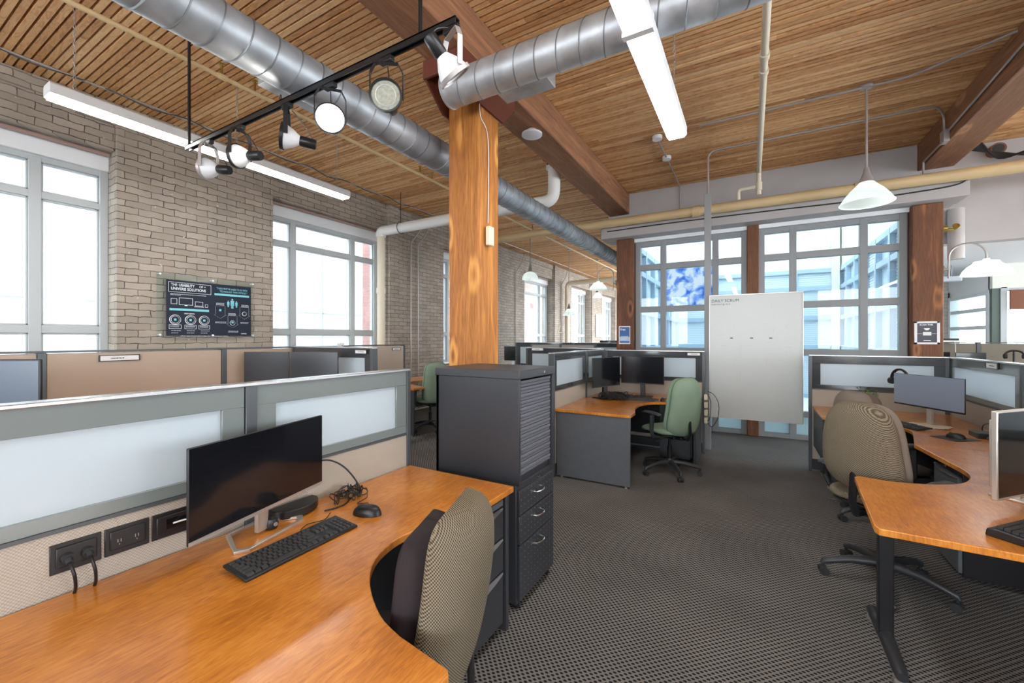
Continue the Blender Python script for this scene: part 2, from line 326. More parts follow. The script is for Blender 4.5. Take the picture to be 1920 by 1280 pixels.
# ------------------------------------------------------------------ mesh builder
def wloc(o):
    v = Vector((0, 0, 0))
    while o is not None: v += o.location; o = o.parent
    return v
class MB:
    def __init__(s): s.v = []; s.f = []
    def add(s, vs, fs, M=None):
        k = len(s.v)
        for p in vs:
            p = Vector(p); s.v.append(M @ p if M is not None else p)
        s.f += [tuple(i+k for i in f) for f in fs]
        return s
    def mm(s, x0, x1, y0, y1, z0, z1, M=None):
        x0, x1 = min(x0, x1), max(x0, x1); y0, y1 = min(y0, y1), max(y0, y1); z0, z1 = min(z0, z1), max(z0, z1)
        return s.add([(x0,y0,z0),(x1,y0,z0),(x1,y1,z0),(x0,y1,z0),(x0,y0,z1),(x1,y0,z1),(x1,y1,z1),(x0,y1,z1)],
            [(0,3,2,1),(4,5,6,7),(0,1,5,4),(1,2,6,5),(2,3,7,6),(3,0,4,7)], M)
    def cyl(s, p0, p1, r, r2=None, n=16, M=None):
        p0 = Vector(p0); p1 = Vector(p1); r2 = r if r2 is None else r2
        d = (p1-p0).normalized(); a = d.orthogonal().normalized(); b = d.cross(a)
        vs = []
        for p, q in ((p0, r), (p1, r2)):
            for i in range(n):
                t = 2*PI*i/n; vs.append(p + a*math.cos(t)*q + b*math.sin(t)*q)
        fs = [(i, (i+1) % n, n+(i+1) % n, n+i) for i in range(n)] + [tuple(range(n))[::-1], tuple(range(n, 2*n))]
        return s.add(vs, fs, M)
    def tube(s, pts, r, n=8, M=None, closed=False, flat=1.0):
        pts = [Vector(p) for p in pts]; rs = r if isinstance(r, (list, tuple)) else [r]*len(pts)
        vs = []; up = None
        for i, p in enumerate(pts):
            t = (pts[min(i+1, len(pts)-1)] - pts[max(i-1, 0)])
            t = t.normalized() if t.length > 1e-9 else Vector((0, 0, 1))
            if up is None: up = t.orthogonal().normalized() if abs(t.z) > .9 else Vector((0, 0, 1))
            a = (up - t*up.dot(t)); a = a.normalized() if a.length > 1e-6 else t.orthogonal().normalized()
            up = a; b = t.cross(a)
            for j in range(n):
                q = 2*PI*j/n; vs.append(p + a*math.cos(q)*rs[i]*flat + b*math.sin(q)*rs[i])
        m = len(pts)
        fs = [(i*n+j, i*n+(j+1) % n, (i+1)*n+(j+1) % n, (i+1)*n+j) for i in range(m-1) for j in range(n)]
        fs += [tuple(range(n))[::-1], tuple(range((m-1)*n, m*n))]
        return s.add(vs, fs, M)
    def lathe(s, prof, c=(0, 0, 0), n=24, M=None):
        vs = []; m = len(prof)
        for r, z in prof:
            for j in range(n):
                q = 2*PI*j/n; vs.append((c[0]+r*math.cos(q), c[1]+r*math.sin(q), c[2]+z))
        fs = [(i*n+j, i*n+(j+1) % n, (i+1)*n+(j+1) % n, (i+1)*n+j) for i in range(m-1) for j in range(n)]
        return s.add(vs, fs, M)
    def prism(s, out, z0, z1, M=None):
        n = len(out); vs = [(x, y, z0) for x, y in out] + [(x, y, z1) for x, y in out]
        fs = [(i, (i+1) % n, n+(i+1) % n, n+i) for i in range(n)] + [tuple(range(n))[::-1], tuple(range(n, 2*n))]
        return s.add(vs, fs, M)
    def build(s, name, mat, parent=None, bevel=0, seg=2, smooth=True, sub=0, origin=None, ang=.7):
        me = bpy.data.meshes.new(name)
        if parent is not None: off = wloc(parent)
        elif origin is not None: off = Vector(origin)
        else:
            xs = [p.x for p in s.v]; ys = [p.y for p in s.v]; zs = [p.z for p in s.v]
            off = Vector(((min(xs)+max(xs))/2, (min(ys)+max(ys))/2, min(zs)))
        me.from_pydata([tuple(p-off) for p in s.v], [], s.f); me.update()
        bm = bmesh.new(); bm.from_mesh(me); bmesh.ops.recalc_face_normals(bm, faces=bm.faces); bm.to_mesh(me); bm.free()
        me.materials.append(MATS[mat])
        if smooth: me.shade_smooth(); me.set_sharp_from_angle(angle=ang)
        o = bpy.data.objects.new(name, me); C.objects.link(o)
        if parent is not None: o.parent = parent
        else: o.location = off
        if bevel:
            b = o.modifiers.new('bevel', 'BEVEL'); b.width = bevel; b.segments = seg; b.limit_method = 'ANGLE'; b.angle_limit = .6
            b.harden_normals = False
        if sub:
            b = o.modifiers.new('sub', 'SUBSURF'); b.levels = sub; b.render_levels = sub
        return o
def tag(o, label, cat, group=None):
    o['label'] = label; o['category'] = cat
    if group: o['group'] = group
    return o
def thing(name, label, cat, loc=(0, 0, 0), rz=0, group=None):
    o = bpy.data.objects.new(name, None); C.objects.link(o); o.location = loc; o.rotation_euler = (0, 0, rz); o.empty_display_size = .1
    return tag(o, label, cat, group)
def struct(o): o['kind'] = 'structure'; return o
def sroot(name, loc=(0, 0, 0)):
    o = bpy.data.objects.new(name, None); C.objects.link(o); o.location = loc; o['kind'] = 'structure'; return o
KIDS = {}
def copy_tree(o, parent=None):
    c = o.copy(); C.objects.link(c)
    if parent is not None: c.parent = parent
    for ch in [q for q in list(bpy.data.objects) if q.parent == o and q is not c]: copy_tree(ch, c)
    return c
def dup(o, loc, rz, label, group=None):
    c = copy_tree(o); c.location = loc; c.rotation_euler = (0, 0, rz); c['label'] = label
    if group: c['group'] = group
    return c
def B(x0, x1, y0, y1, z0, z1): return MB().mm(x0, x1, y0, y1, z0, z1)
def text_mesh(s, size, name, mat, parent, M, depth=.0006, align='LEFT', bold=0, stretch=1.0):
    """lettering lying in XY, placed by matrix M (world)"""
    cu = bpy.data.curves.new(name or 'text', 'FONT'); cu.body = s; cu.size = size; cu.extrude = depth; cu.align_x = align; cu.offset = bold; cu.space_line = .95
    to = bpy.data.objects.new('text', cu); C.objects.link(to)
    dg = bpy.context.evaluated_depsgraph_get(); me = bpy.data.meshes.new_from_object(to.evaluated_get(dg))
    bpy.data.objects.remove(to)
    mb = MB(); mb.add([(v.co.x*stretch, v.co.y, v.co.z) for v in me.vertices], [tuple(p.vertices) for p in me.polygons], M)
    bpy.data.meshes.remove(me)
    return mb if name is None else mb.build(name, mat, parent, smooth=False)
def smooth_curve(pts, n=6):
    """Catmull-Rom"""
    P = [Vector(p) for p in pts]; out = []
    for i in range(len(P)-1):
        p0 = P[max(i-1, 0)]; p1 = P[i]; p2 = P[i+1]; p3 = P[min(i+2, len(P)-1)]
        for k in range(n):
            t = k/n; out.append(.5*((2*p1)+(-p0+p2)*t+(2*p0-5*p1+4*p2-p3)*t*t+(-p0+3*p1-3*p2+p3)*t**3))
    out.append(P[-1]); return out
plain('frame_grey', (.27, .28, .29), .45)
brickmat('brick_light', (.56, .52, .46), (.64, .60, .54), (.22, .19, .16), 'x')
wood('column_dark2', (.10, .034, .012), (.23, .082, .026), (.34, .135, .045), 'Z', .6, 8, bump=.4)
plain('lens_off', (.42, .46, .40), .12, .3, noise=.2, nscale=60)
plain('dot_grey', (.22, .23, .25), .4)
plain('cream_wood', (.55, .36, .20), .6)
weave('panel_fabric_olive', (.19, .18, .145), (.23, .215, .175), .006, bump=.2)
m = MATS['shade_glass']; nt = m.node_tree; nt.nodes.clear()
out = N(nt, 'ShaderNodeOutputMaterial'); d = N(nt, 'ShaderNodeBsdfDiffuse'); d.inputs[0].default_value = (.85, .92, .9, 1)
t_ = N(nt, 'ShaderNodeBsdfTranslucent'); t_.inputs[0].default_value = (.9, .97, .95, 1); a = N(nt, 'ShaderNodeMixShader'); a.inputs[0].default_value = .6
L(nt, d.outputs[0], a.inputs[1]); L(nt, t_.outputs[0], a.inputs[2]); e = N(nt, 'ShaderNodeEmission'); e.inputs[0].default_value = (.85, 1, .95, 1); e.inputs[1].default_value = .16
ad_ = N(nt, 'ShaderNodeAddShader'); L(nt, a.outputs[0], ad_.inputs[0]); L(nt, e.outputs[0], ad_.inputs[1]); L(nt, ad_.outputs[0], out.inputs[0])
plain('screen_dark', (.028, .033, .040), .25)

plain('notice_pale', (.45, .58, .78), .5)

m = bpy.data.materials.new('acrylic_clear'); m.use_nodes = True; nt = m.node_tree; nt.nodes.clear(); MATS['acrylic_clear'] = m
out = N(nt, 'ShaderNodeOutputMaterial'); t_ = N(nt, 'ShaderNodeBsdfTransparent'); t_.inputs[0].default_value = (.9, .92, .9, 1); d = N(nt, 'ShaderNodeBsdfDiffuse'); d.inputs[0].default_value = (.5, .5, .48, 1)
a = N(nt, 'ShaderNodeMixShader'); a.inputs[0].default_value = .07; L(nt, t_.outputs[0], a.inputs[1]); L(nt, d.outputs[0], a.inputs[2]); L(nt, a.outputs[0], out.inputs[0])

# ================================================================== THE SETTING
CEIL = 4.14; BX = -6.15
struct(B(-6.6, 8, -6, 24, -.1, 0).build('floor', 'carpet', smooth=False))
# ceiling: deck of boards on edge, with real grooves between them
mb = MB(); y = -6.0; k = 0; P = .060
def boards(x0, x1, y0, y1):
    y = math.floor(y0/P)*P
    while y < y1:
        dz = random.choice((0, 0, .004, .008, .005)); mb.mm(x0, x1, y+.008, y+P-.008, CEIL+dz, CEIL+.09); y += P
boards(-6.6, 8, -6, 8.0); boards(-6.6, -2.1, 8.0, 24)
mb.mm(-6.6, 8, -6, 8.1, CEIL+.06, CEIL+.12); mb.mm(-6.6, -2.1, 8.1, 24, CEIL+.06, CEIL+.12)
struct(mb.build('ceiling', 'ceiling_boards', smooth=False))
# left wall of painted brick: piers, lintels, sills round recessed windows
OPEN = [(3.59+3.95*k, 5.78+3.95*k) for k in range(-2, 5)]
mb = MB(); prev = -6.0
for a, b_ in OPEN:
    mb.mm(-6.6, BX, prev, a, 0, CEIL); prev = b_
    mb.mm(-6.6, BX-.03, a, b_, 3.62, CEIL); mb.mm(-6.6, BX, a, b_, 0, .92)
    mb.mm(BX-.1, BX, a, b_, 3.98, CEIL)
mb.mm(-6.6, BX, prev, 24, 0, CEIL)
for yy in (5.83, 9.78, 13.7, 17.7): mb.mm(BX-.05, BX+.06, yy, yy+.24, 0, CEIL)      # pilasters
mb.mm(-6.6, BX+.02, 1.5, 3.85, 3.9, CEIL)
struct(mb.build('wall_left', 'brick', bevel=.008, seg=2, smooth=False))
WX = -6.45
for i, (a, b_) in enumerate(OPEN):
    r = sroot('window_%d' % (i+1), (WX, (a+b_)/2, .92))
    m1, m2 = a+.47, b_-.56; f = MB()
    for y0, y1 in ((a, a+.07), (b_-.07, b_)): f.mm(WX-.05, WX+.06, y0, y1, .92, 3.42)
    for yy, ww in ((m1, .045), (m2, .045)): f.mm(WX-.05, WX+.05, yy-ww, yy+ww, .95, 3.40)
    for z0, z1 in ((.92, .99), (1.58, 1.66), (2.98, 3.05), (3.36, 3.42)): f.mm(WX-.045, WX+.045, a, b_, z0, z1)
    for z0, z1 in ((.99, 1.58), (1.66, 2.98), (3.05, 3.36)):           # thin inner beads
        for y0, y1 in ((a+.07, m1-.045), (m1+.045, m2-.045), (m2+.045, b_-.07)):
            for q in ((y0, y0+.018, z0, z1), (y1-.018, y1, z0, z1), (y0, y1, z0, z0+.018), (y0, y1, z1-.018, z1)):
                f.mm(WX-.02, WX+.03, *q)
    f.build('frame', 'window_frame', r, bevel=.004)
    B(WX-.012, WX-.004, a+.05, b_-.05, .95, 3.4).build('pane', 'pane', r, smooth=False)
    B(WX-.04, WX+.09, a, b_, 3.42, 3.60).build('header_board', 'white_trim', r, bevel=.005)
    MB().cyl((WX+.16, a+.02, 3.59), (WX+.16, b_-.02, 3.59), .022, n=12).build('roller_tube', 'roller', r)
    B(WX-.04, WX+.26, a+.002, b_-.002, .90, .94).build('sill', 'white_trim', r, bevel=.005)
# buildings over the street, seen washed out through the windows
r = thing('office_building', 'pale grey panelled building outside the left windows', 'building', (-13, 4, -5))
B(-14, -12, -8, 30, -5, 9).build('facade', 'facade', r, smooth=False)
mb = MB()
for z in (-1.6, 1.05, 2.3, 4.9): mb.mm(-12.0, -11.985, -8, 30, z, z+.03)
for yy in range(-8, 30, 4): mb.mm(-12.0, -11.985, yy+.6, yy+.63, -5, 9)
mb.build('panel_joint', 'facade_line', r, smooth=False)
mb = MB()
for yy in (-3.4, -2.4, -1.4, -.4): mb.mm(-12.0, -11.97, yy, yy+.7, 3.2, 4.5)
mb.build('window', 'atrium_pane', r, smooth=False)
r = thing('brick_building', 'red brick building outside, beyond the second tall window', 'building', (-9.7, 9, -5))
mb = B(-9.5, -9.2, 8.08, 8.34, -5, 9); mb.mm(-11, -9.6, 16.6, 18.9, -5, 9); mb.mm(-11, -9.5, 8.4, 16.6, -5, -2); mb.build('facade', 'brick_red', r, smooth=False)
B(-9.6, -9.56, 17.2, 18.4, 1.6, 3.3).build('window', 'atrium_pane', r, smooth=False)
struct(B(-30, -6.6, -12, 34, -5.2, -5).build('ground', 'facade', smooth=False))

# other walls of the room (the ones behind the camera let daylight in too)
f = MB()
for a, b_ in ((-6, -4.2), (-1.2, .2), (3.2, 4.4), (7.2, 8.0)): f.mm(8, 8.3, a, b_, 0, CEIL)
f.mm(8, 8.3, -6, 8, 0, .9); f.mm(8, 8.3, -6, 8, 3.5, CEIL)
struct(f.build('wall_right', 'white_paint', smooth=False))
f = MB()
for a, b_ in ((-6.6, -5.2), (-2.6, -1.4), (1.2, 2.4), (5, 8.3)): f.mm(a, b_, -6.3, -6, 0, CEIL)
f.mm(-6.6, 8.3, -6.3, -6, 0, .9); f.mm(-6.6, 8.3, -6.3, -6, 3.5, CEIL)
struct(f.build('wall_near', 'white_paint', smooth=False))
struct(B(-6.6, -1.9, 24, 24.2, 0, CEIL).build('wall_far', 'white_paint', smooth=False))

# wall over the glazed partition
struct(B(-2.3, 2.31, 7.62, 7.78, 3.28, CEIL).build('wall_atrium', 'white_paint', smooth=False))
struct(B(-2.32, 2.33, 7.22, 7.62, 3.28, 3.60).build('trim_bulkhead', 'white_paint', bevel=.006))
struct(B(-1.80, 1.86, 7.5, 7.62, 3.22, 3.285).build('trim_header', 'white_trim', bevel=.004))
for n, xs in (('window_8', (-1.79, -1.32, -.505, -.05)), ('window_9', (.10, .55, 1.38, 1.84))):
    r = sroot(n, (xs[0], 7.6, 0)); f = MB()
    f.mm(xs[0], xs[0]+.085, 7.55, 7.65, 0, 3.22); f.mm(xs[3]-.085, xs[3], 7.55, 7.65, 0, 3.22)
    for x in xs[1:3]: f.mm(x-.045, x+.045, 7.552, 7.648, 0, 3.22)
    for z0, z1 in ((0, .07), (.34, .43), (1.26, 1.36), (1.98, 2.08), (2.72, 2.82), (3.14, 3.22)): f.mm(xs[0], xs[3], 7.555, 7.645, z0, z1)
    f.build('frame', 'frame_grey', r, bevel=.004)
    B(xs[0]+.04, xs[3]-.04, 7.598, 7.604, .04, 3.18).build('pane', 'pane_soft', r, smooth=False)
    mb = MB()
    for x0, x1 in ((xs[0]+.085, xs[1]-.045), (xs[1]+.045, xs[2]-.045), (xs[2]+.045, xs[3]-.085)): mb.mm(x0, x1, 7.61, 7.62, .07, .34)
    mb.build('lower_panel', 'frost_pale', r, smooth=False)
# ------------------------------------------------------------------ atrium beyond
ax0, ax1, ay1 = -1.88, 1.94, 12.9
struct(B(ax0, ax1, 7.66, ay1, 0, .012).build('floor_atrium', 'white_trim', smooth=False))
def curtain(nm, axis, p, a, b_, ztop, step, d):
    """glazed wall: axis 'x' = plane x=p running along y from a to b_"""
    r = sroot(nm, (p, a, 0) if axis == 'x' else (a, p, 0)); f = MB(); q = MB(); bl = MB()
    n = max(1, round((b_-a)/step)); w_ = (b_-a)/n
    def bx(m_, u0, u1, z0, z1, t0, t1):
        if axis == 'x': m_.mm(p+min(t0*d, t1*d), p+max(t0*d, t1*d), u0, u1, z0, z1)
        else: m_.mm(u0, u1, p+min(t0*d, t1*d), p+max(t0*d, t1*d), z0, z1)
    for k in range(n+1): bx(f, a+k*w_-.05, a+k*w_+.05, 0, ztop, -.06, .06)
    for z in (.04, 1.3, 2.03, 2.77, ztop-.04): bx(f, a, b_, z-.05, z+.05, -.055, .055)
    bx(q, a, b_, 0, ztop, -.05, -.03)
    for k in range(n):
        if k % 3 != 1:
            for z in range(int(ztop/.05)): bx(bl, a+k*w_+.06, a+(k+1)*w_-.06, z*.05, z*.05+.034, -.028, -.02)
    f.build('frame', 'atrium_frame', r, bevel=.003); q.build('pane', 'atrium_pane', r, smooth=False)
    bl.build('blind', 'atrium_blind', r, smooth=False)
curtain('wall_atrium_far', 'y', ay1, ax0, ax1, 3.25, .97, -1)
curtain('wall_atrium_left', 'x', ax0, 7.78, ay1, 3.25, .85, 1)
curtain('wall_atrium_right', 'x', ax1, 7.78, ay1, 3.25, .85, -1)
mb = MB(); mb.mm(ax0, ax1, ay1-.03, ay1+.2, 3.25, 5.2); mb.mm(ax0-.2, ax0+.03, 7.78, ay1, 3.25, 5.2); mb.mm(ax1-.03, ax1+.2, 7.78, ay1, 3.25, 5.2); mb.mm(ax0, ax1, 7.7, 7.8, CEIL, 5.2)
mb.mm(ax1-.22, ax1-.07, ay1-.2, ay1-.05, 0, 5.2)
struct(mb.build('wall_atrium_upper', 'atrium_cream', smooth=False))
f = MB()
for x in (-1.88, -.9, .06, 1.03, 1.95): f.mm(x-.04, x+.04, 7.7, ay1, 5.2, 5.3)
for yy in (7.8, 9.5, 11.2, 12.9): f.mm(ax0, ax1, yy-.04, yy+.04, 5.2, 5.3)
sk = struct(f.build('ceiling_skylight', 'white_trim', smooth=False))
B(ax0, ax1, 7.8, 12.9, 5.24, 5.25).build('pane', 'skylight_glass', sk, smooth=False)
r = thing('cloud_picture', 'blue sky and white clouds film with painted-in backlight in a pane of the glazed wall', 'picture', (-.92, 7.66, 2.06))
B(-1.275, -.55, 7.655, 7.66, 2.085, 2.72).build('film', 'cloud_print', r, smooth=False)

# ------------------------------------------------------------------ room to the right of the atrium
struct(B(2.2, 8, 8.0, 8.2, 2.83, CEIL).build('wall_soffit', 'white_paint', smooth=False))
struct(B(2.05, 8, 8.2, 14, 2.83, 2.95).build('ceiling_low', 'white_trim', smooth=False))
struct(B(2.03, 2.2, 7.78, 12.5, 0, 2.83).build('wall_side', 'white_paint', smooth=False))
struct(B(2.2, 3.75, 12.5, 12.8, 0, 2.83).build('wall_brick_end', 'brick_light', smooth=False))
mb = MB(); mb.mm(3.7, 3.85, 10.7, 12.5, 0, .95); mb.mm(3.7, 3.85, 10.7, 12.5, 2.36, 2.83); mb.mm(3.7, 3.85, 12.42, 12.5, .9, 2.5)
struct(mb.build('wall_bay', 'white_trim', smooth=False))
r = sroot('window_10', (3.75, 11.6, .95)); f = MB()
for yy in (10.75, 12.4): f.mm(3.68, 3.8, yy-.05, yy+.05, .95, 2.38)
for z in (1.0, 1.72, 2.05, 2.34): f.mm(3.69, 3.79, 10.7, 12.45, z-.035, z+.035)
f.build('frame', 'window_frame_pale', r, bevel=.004); B(3.74, 3.75, 10.7, 12.45, .95, 2.36).build('pane', 'pane_soft', r, smooth=False)
struct(B(3.70, 3.80, 10.62, 10.74, 0, 2.40).build('trim_post', 'green_post', bevel=.004))
mb = MB(); mb.mm(3.7, 8, 10.6, 10.75, 2.40, 2.83); mb.mm(3.8, 8, 10.6, 10.75, 0, .9)
struct(mb.build('wall_front', 'atrium_cream', smooth=False))
r = sroot('window_11', (4.4, 10.68, .9)); f = MB()
for x in (3.84, 4.5, 5.3, 6.2): f.mm(x-.04, x+.04, 10.6, 10.7, .9, 2.42)
for z in (.93, 1.28, 2.38): f.mm(3.80, 6.2, 10.605, 10.695, z-.03, z+.03)
f.build('frame', 'window_frame', r, bevel=.004); B(3.80, 6.2, 10.645, 10.655, .9, 2.4).build('pane', 'pane_soft', r, smooth=False)
B(3.90, 6.2, 10.56, 10.60, 2.02, 2.36).build('roller_blind', 'blind_brown', r, bevel=.004)
tag(B(2.75, 3.23, 10.3, 10.45, 2.53, 2.63).mm(2.85, 2.87, 10.36, 10.38, 2.63, 2.83).mm(3.1, 3.12, 10.36, 10.38, 2.63, 2.83).build('air_duct', 'galv_dark', bevel=.01), 'short dark grey duct above the pale brick end wall', 'duct')
tag(MB().cyl((2.42, 7.92, 2.6), (2.42, 7.92, 3.28), .085).build('drain_pipe', 'white_paint'), 'short white vertical pipe right of the dark timber column', 'pipe')
r = thing('air_grille', 'dark louvred grille in a white frame high on the right', 'vent', (3.55, 7.97, 3.2))
f = MB(); x0, x1, z0, z1 = 3.15, 4.1, 3.15, 3.52
for q in ((x0, x1, z0, z0+.04), (x0, x1, z1-.04, z1), (x0, x0+.05, z0, z1), (x1-.05, x1, z0, z1)): f.mm(q[0], q[1], 7.96, 7.999, q[2], q[3])
f.build('frame', 'white_paint', r, bevel=.003); B(x0+.04, x1-.04, 7.985, 7.998, z0+.03, z1-.03).build('back', 'vent_dark', r)
mb = MB()
for k in range(7): mb.mm(x0+.05, x1-.05, 7.968, 7.984, z0+.05+k*.038, z0+.058+k*.038)
mb.build('slat', 'charcoal', r)

# ================================================================== TIMBER
def timber(name, x0, x1, y0, y1, z0, z1, mat, label, cat):
    r = MB().mm(x0, x1, y0, y1, z0, z1).build(name, mat, bevel=.012, seg=2); return tag(r, label, cat)
timber('timber_column', -2.245, -1.935, 2.82, 3.13, 0, 3.77, 'column_wood', 'thick golden brown timber column behind the tall charcoal cabinet', 'column')
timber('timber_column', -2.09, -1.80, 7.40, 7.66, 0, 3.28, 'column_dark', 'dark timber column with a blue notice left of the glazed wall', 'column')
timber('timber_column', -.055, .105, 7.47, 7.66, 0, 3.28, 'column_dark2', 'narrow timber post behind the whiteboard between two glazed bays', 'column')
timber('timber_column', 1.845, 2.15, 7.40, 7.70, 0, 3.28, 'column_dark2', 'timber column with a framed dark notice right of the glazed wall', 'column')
# crack in big column
timber('ceiling_beam', -2.275, -1.915, -6, 7.62, 3.772, CEIL, 'beam_wood', 'heavy reddish timber beam running over the golden column', 'beam')
timber('ceiling_beam', 1.95, 2.31, -6, 7.62, 3.78, CEIL, 'beam_wood', 'heavy reddish timber beam at the upper right carrying conduit', 'beam')
# brown steel bracket cradling the beam on the column
r = thing('column_bracket', 'rust brown steel saddle between the golden column and beam', 'bracket', (-2.09, 2.97, 3.35))
mb = MB()
for x in (-2.30, -1.93):
    mb.prism([(2.58, 0), (3.36, 0), (3.36, -.14), (3.17, -.33), (2.80, -.33), (2.58, -.15)], 0, .018, Matrix(((0, 0, 1, x), (1, 0, 0, 0), (0, 1, 0, 3.77), (0, 0, 0, 1))))
mb.mm(-2.30, -1.912, 2.56, 2.58, 3.62, 3.765); mb.mm(-2.30, -1.912, 3.36, 3.38, 3.63, 3.765)
mb.build('side_plate', 'bracket_red', r)
for x in (-1.908, -2.305):
    for yy in (2.74, 2.97, 3.2): MB().cyl((x-.012, yy, 3.68), (x+.012, yy, 3.68), .014, n=6).build('bolt', 'bracket_red', r)
tag(B(-1.885, -1.84, 2.9, 2.97, 2.30, 2.46).build('wall_box', 'cream_box', bevel=.008), 'small cream box fixed on the golden column', 'box')
bpy.data.objects['wall_box'].location.x = -1.9

# ================================================================== DUCTS, PIPES, CONDUIT
def duct(name, p0, p1, r, pitch, mat, label):
    p0, p1 = Vector(p0), Vector(p1); d = (p1-p0); n = int(d.length/pitch); u = d.normalized()
    t = thing(name, label, 'duct', tuple(p0))
    MB().cyl(p0, p1, r, n=48).build('body', mat, t, ang=1.2)
    q = u.cross(Vector((0, 0, 1))); Z = Vector((0, 0, 1)); m = 40
    pts = [p0+u*pitch*k/m+q*math.cos(2*PI*k/m)*r+Z*math.sin(2*PI*k/m)*r for k in range(n*m)]
    MB().tube(pts, .0055, 4).build('spiral_seam', 'seam', t, ang=1.2); return t
t = duct('spiral_duct', (-2.575, -1.5, 3.257), (-2.575, 21, 3.257), .138, .148, 'galv_dark', 'long round metal duct running away above the left desks')
B(-2.85, -2.60, 1.56, 2.10, 3.21, 3.33).build('outlet_box', 'galv', t, bevel=.004)
t = duct('spiral_duct', (-2.05, 2.60, 3.47), (2.6, 2.60, 3.47), .125, .16, 'galv', 'round metal duct crossing in front of the golden column top')
mb = MB(); x0, x1 = -1.65, -1.24
mb.mm(x0, x1, 2.61, 2.80, 3.355, 3.47); mb.build('outlet_box', 'galv', t, bevel=.003)
MB().cyl((-2.066, 2.6, 3.47), (-2.05, 2.6, 3.47), .131, n=48).build('end_cap', 'galv', t)
def pipe(name, pts, r, mat, label, cat='pipe', couplings=(), ell=0, group=None):
    """polyline pipe with rounded corners"""
    P_ = [Vector(p) for p in pts]; out = [P_[0]]
    for i in range(1, len(P_)-1):
        a = (P_[i-1]-P_[i]); b_ = (P_[i+1]-P_[i]); q = min(ell or r*1.8, a.length*.45, b_.length*.45)
        A = P_[i]+a.normalized()*q; D = P_[i]+b_.normalized()*q
        for k in range(7):
            t = k/6; out.append(A*(1-t)**2+P_[i]*2*t*(1-t)+D*t*t)
    out.append(P_[-1])
    mb = MB().tube(out, r, n=max(8, int(8+r*100)))
    for c0, c1, rr in couplings: mb.cyl(c0, c1, rr, n=20)
    return tag(mb.build(name, mat, ang=1.0), label, cat, group)
pipe('water_pipe', [(-4.6, 7.13, 3.52), (6.5, 7.13, 3.52)], .072, 'pipe_yellow', 'thick tan pipe crossing in front of the white bulkhead',
     couplings=[((-.80, 7.13, 3.52), (-.70, 7.13, 3.52), .088), ((1.2, 7.13, 3.52), (1.26, 7.13, 3.52), .08)])
pipe('water_pipe', [(.10, -3, 3.93), (.10, 7.0, 3.93), (.10, 7.0, 3.60)], .030, 'pipe_cream', 'cream sprinkler pipe running along the ceiling towards the bulkhead',
     couplings=[((.10, 4.1, 3.93), (.10, 4.17, 3.93), .04), ((.10, 4.35, 3.93), (.10, 4.41, 3.93), .04), ((.1, 7.0, 3.66), (.1, 7.0, 3.78), .042), ((.10, 1.2, 3.93), (.10, 1.27, 3.93), .04)])
pipe('water_pipe', [(.06, 7.0, 3.72), (-.16, 7.02, 3.72), (-.16, 7.05, 3.585)], .026, 'pipe_cream', 'short cream elbow joining the sprinkler pipe to the tan pipe', ell=.05)
pipe('water_pipe', [(-5.95, 5.48, 0), (-5.95, 5.48, 3.49)], .07, 'pipe_cream', 'cream vertical pipe beside the second tall window',
     couplings=[((-5.95, 5.48, 2.35), (-5.95, 5.48, 2.45), .082)])
pipe('water_pipe', [(-5.95, 5.48, 3.40), (-5.95, 5.48, 3.50), (-2.45, 5.48, 3.50), (-2.45, 5.48, 4.12)], .088, 'pipe_white', 'fat white pipe crossing behind the golden column up to the ceiling', ell=.16,
     couplings=[((-2.45, 5.48, 3.95), (-2.45, 5.48, 4.0), .115)])
r = thing('pipe_valve', 'small red valve handle above the white pipe elbow', 'valve', (-2.5, 5.4, 4.0))
mb = MB().cyl((-2.5, 5.36, 3.98), (-2.5, 5.36, 4.06), .012); mb.tube([(-2.5+.06*math.cos(q*PI/8), 5.36+.06*math.sin(q*PI/8), 4.05) for q in range(17)], .01); mb.mm(-2.56, -2.44, 5.35, 5.37, 4.045, 4.055)
mb.build('handle', 'valve_red', r)
pipe('water_pipe', [(-5.95, 14.5, 0), (-5.95, 14.5, 3.55), (-2.6, 14.5, 3.65)], .09, 'pipe_cream', 'cream pipe far down the brick corridor bending along the ceiling', ell=.16)
# thin yellow sprinkler line, left bay
t = pipe('sprinkler_line', [(-4.31, -1.5, 3.98), (-4.31, 21, 3.98)], .021, 'pipe_yellow', 'thin tan sprinkler line running along the left ceiling bay',
     couplings=[((-4.31, y, 3.98), (-4.31, y+.07, 3.98), .028) for y in (2.0, 4.7, 8.4)])
for y in (2.03, 2.33, 4.73, 5.0, 8.43):
    MB().cyl((-4.31, y, 3.98), (-4.31, y, 4.10), .011, n=10).lathe([(.011, .12), (.03, .125), (.03, .13), (.01, .14)], (-4.31, y, 3.97), 12).build('sprinkler_head', 'brass', t)
pipe('conduit', [(-5.78, -2, 4.10), (-5.78, 21, 4.10)], .012, 'conduit', 'thin conduit with a wrapped cable along the ceiling beside the brick wall', 'conduit')
pts = [(-5.765+.016*math.sin(k*1.3), -1.5+k*.11, 4.085+.018*math.cos(k*.9)) for k in range(100)]
tag(MB().tube(pts, .006, n=5).build('cable', 'black_plastic'), 'dark cable wound round the ceiling conduit by the brick wall', 'cable')
pipe('conduit', [(-.55, 5.53, 4.11), (1.35, 5.53, 4.11), (1.95, 5.15, 4.11)], .013, 'conduit', 'grey ceiling conduit feeding the pendant lamp on the right', 'conduit', ell=.12)
pipe('conduit', [(-.515, 6.33, 3.4), (-.515, 6.33, 4.10), (1.78, 6.33, 4.10), (1.92, 6.6, 4.08), (1.92, 6.6, 3.86)], .013, 'conduit', 'grey conduit rising from the square post across to the right beam', 'conduit', ell=.12)
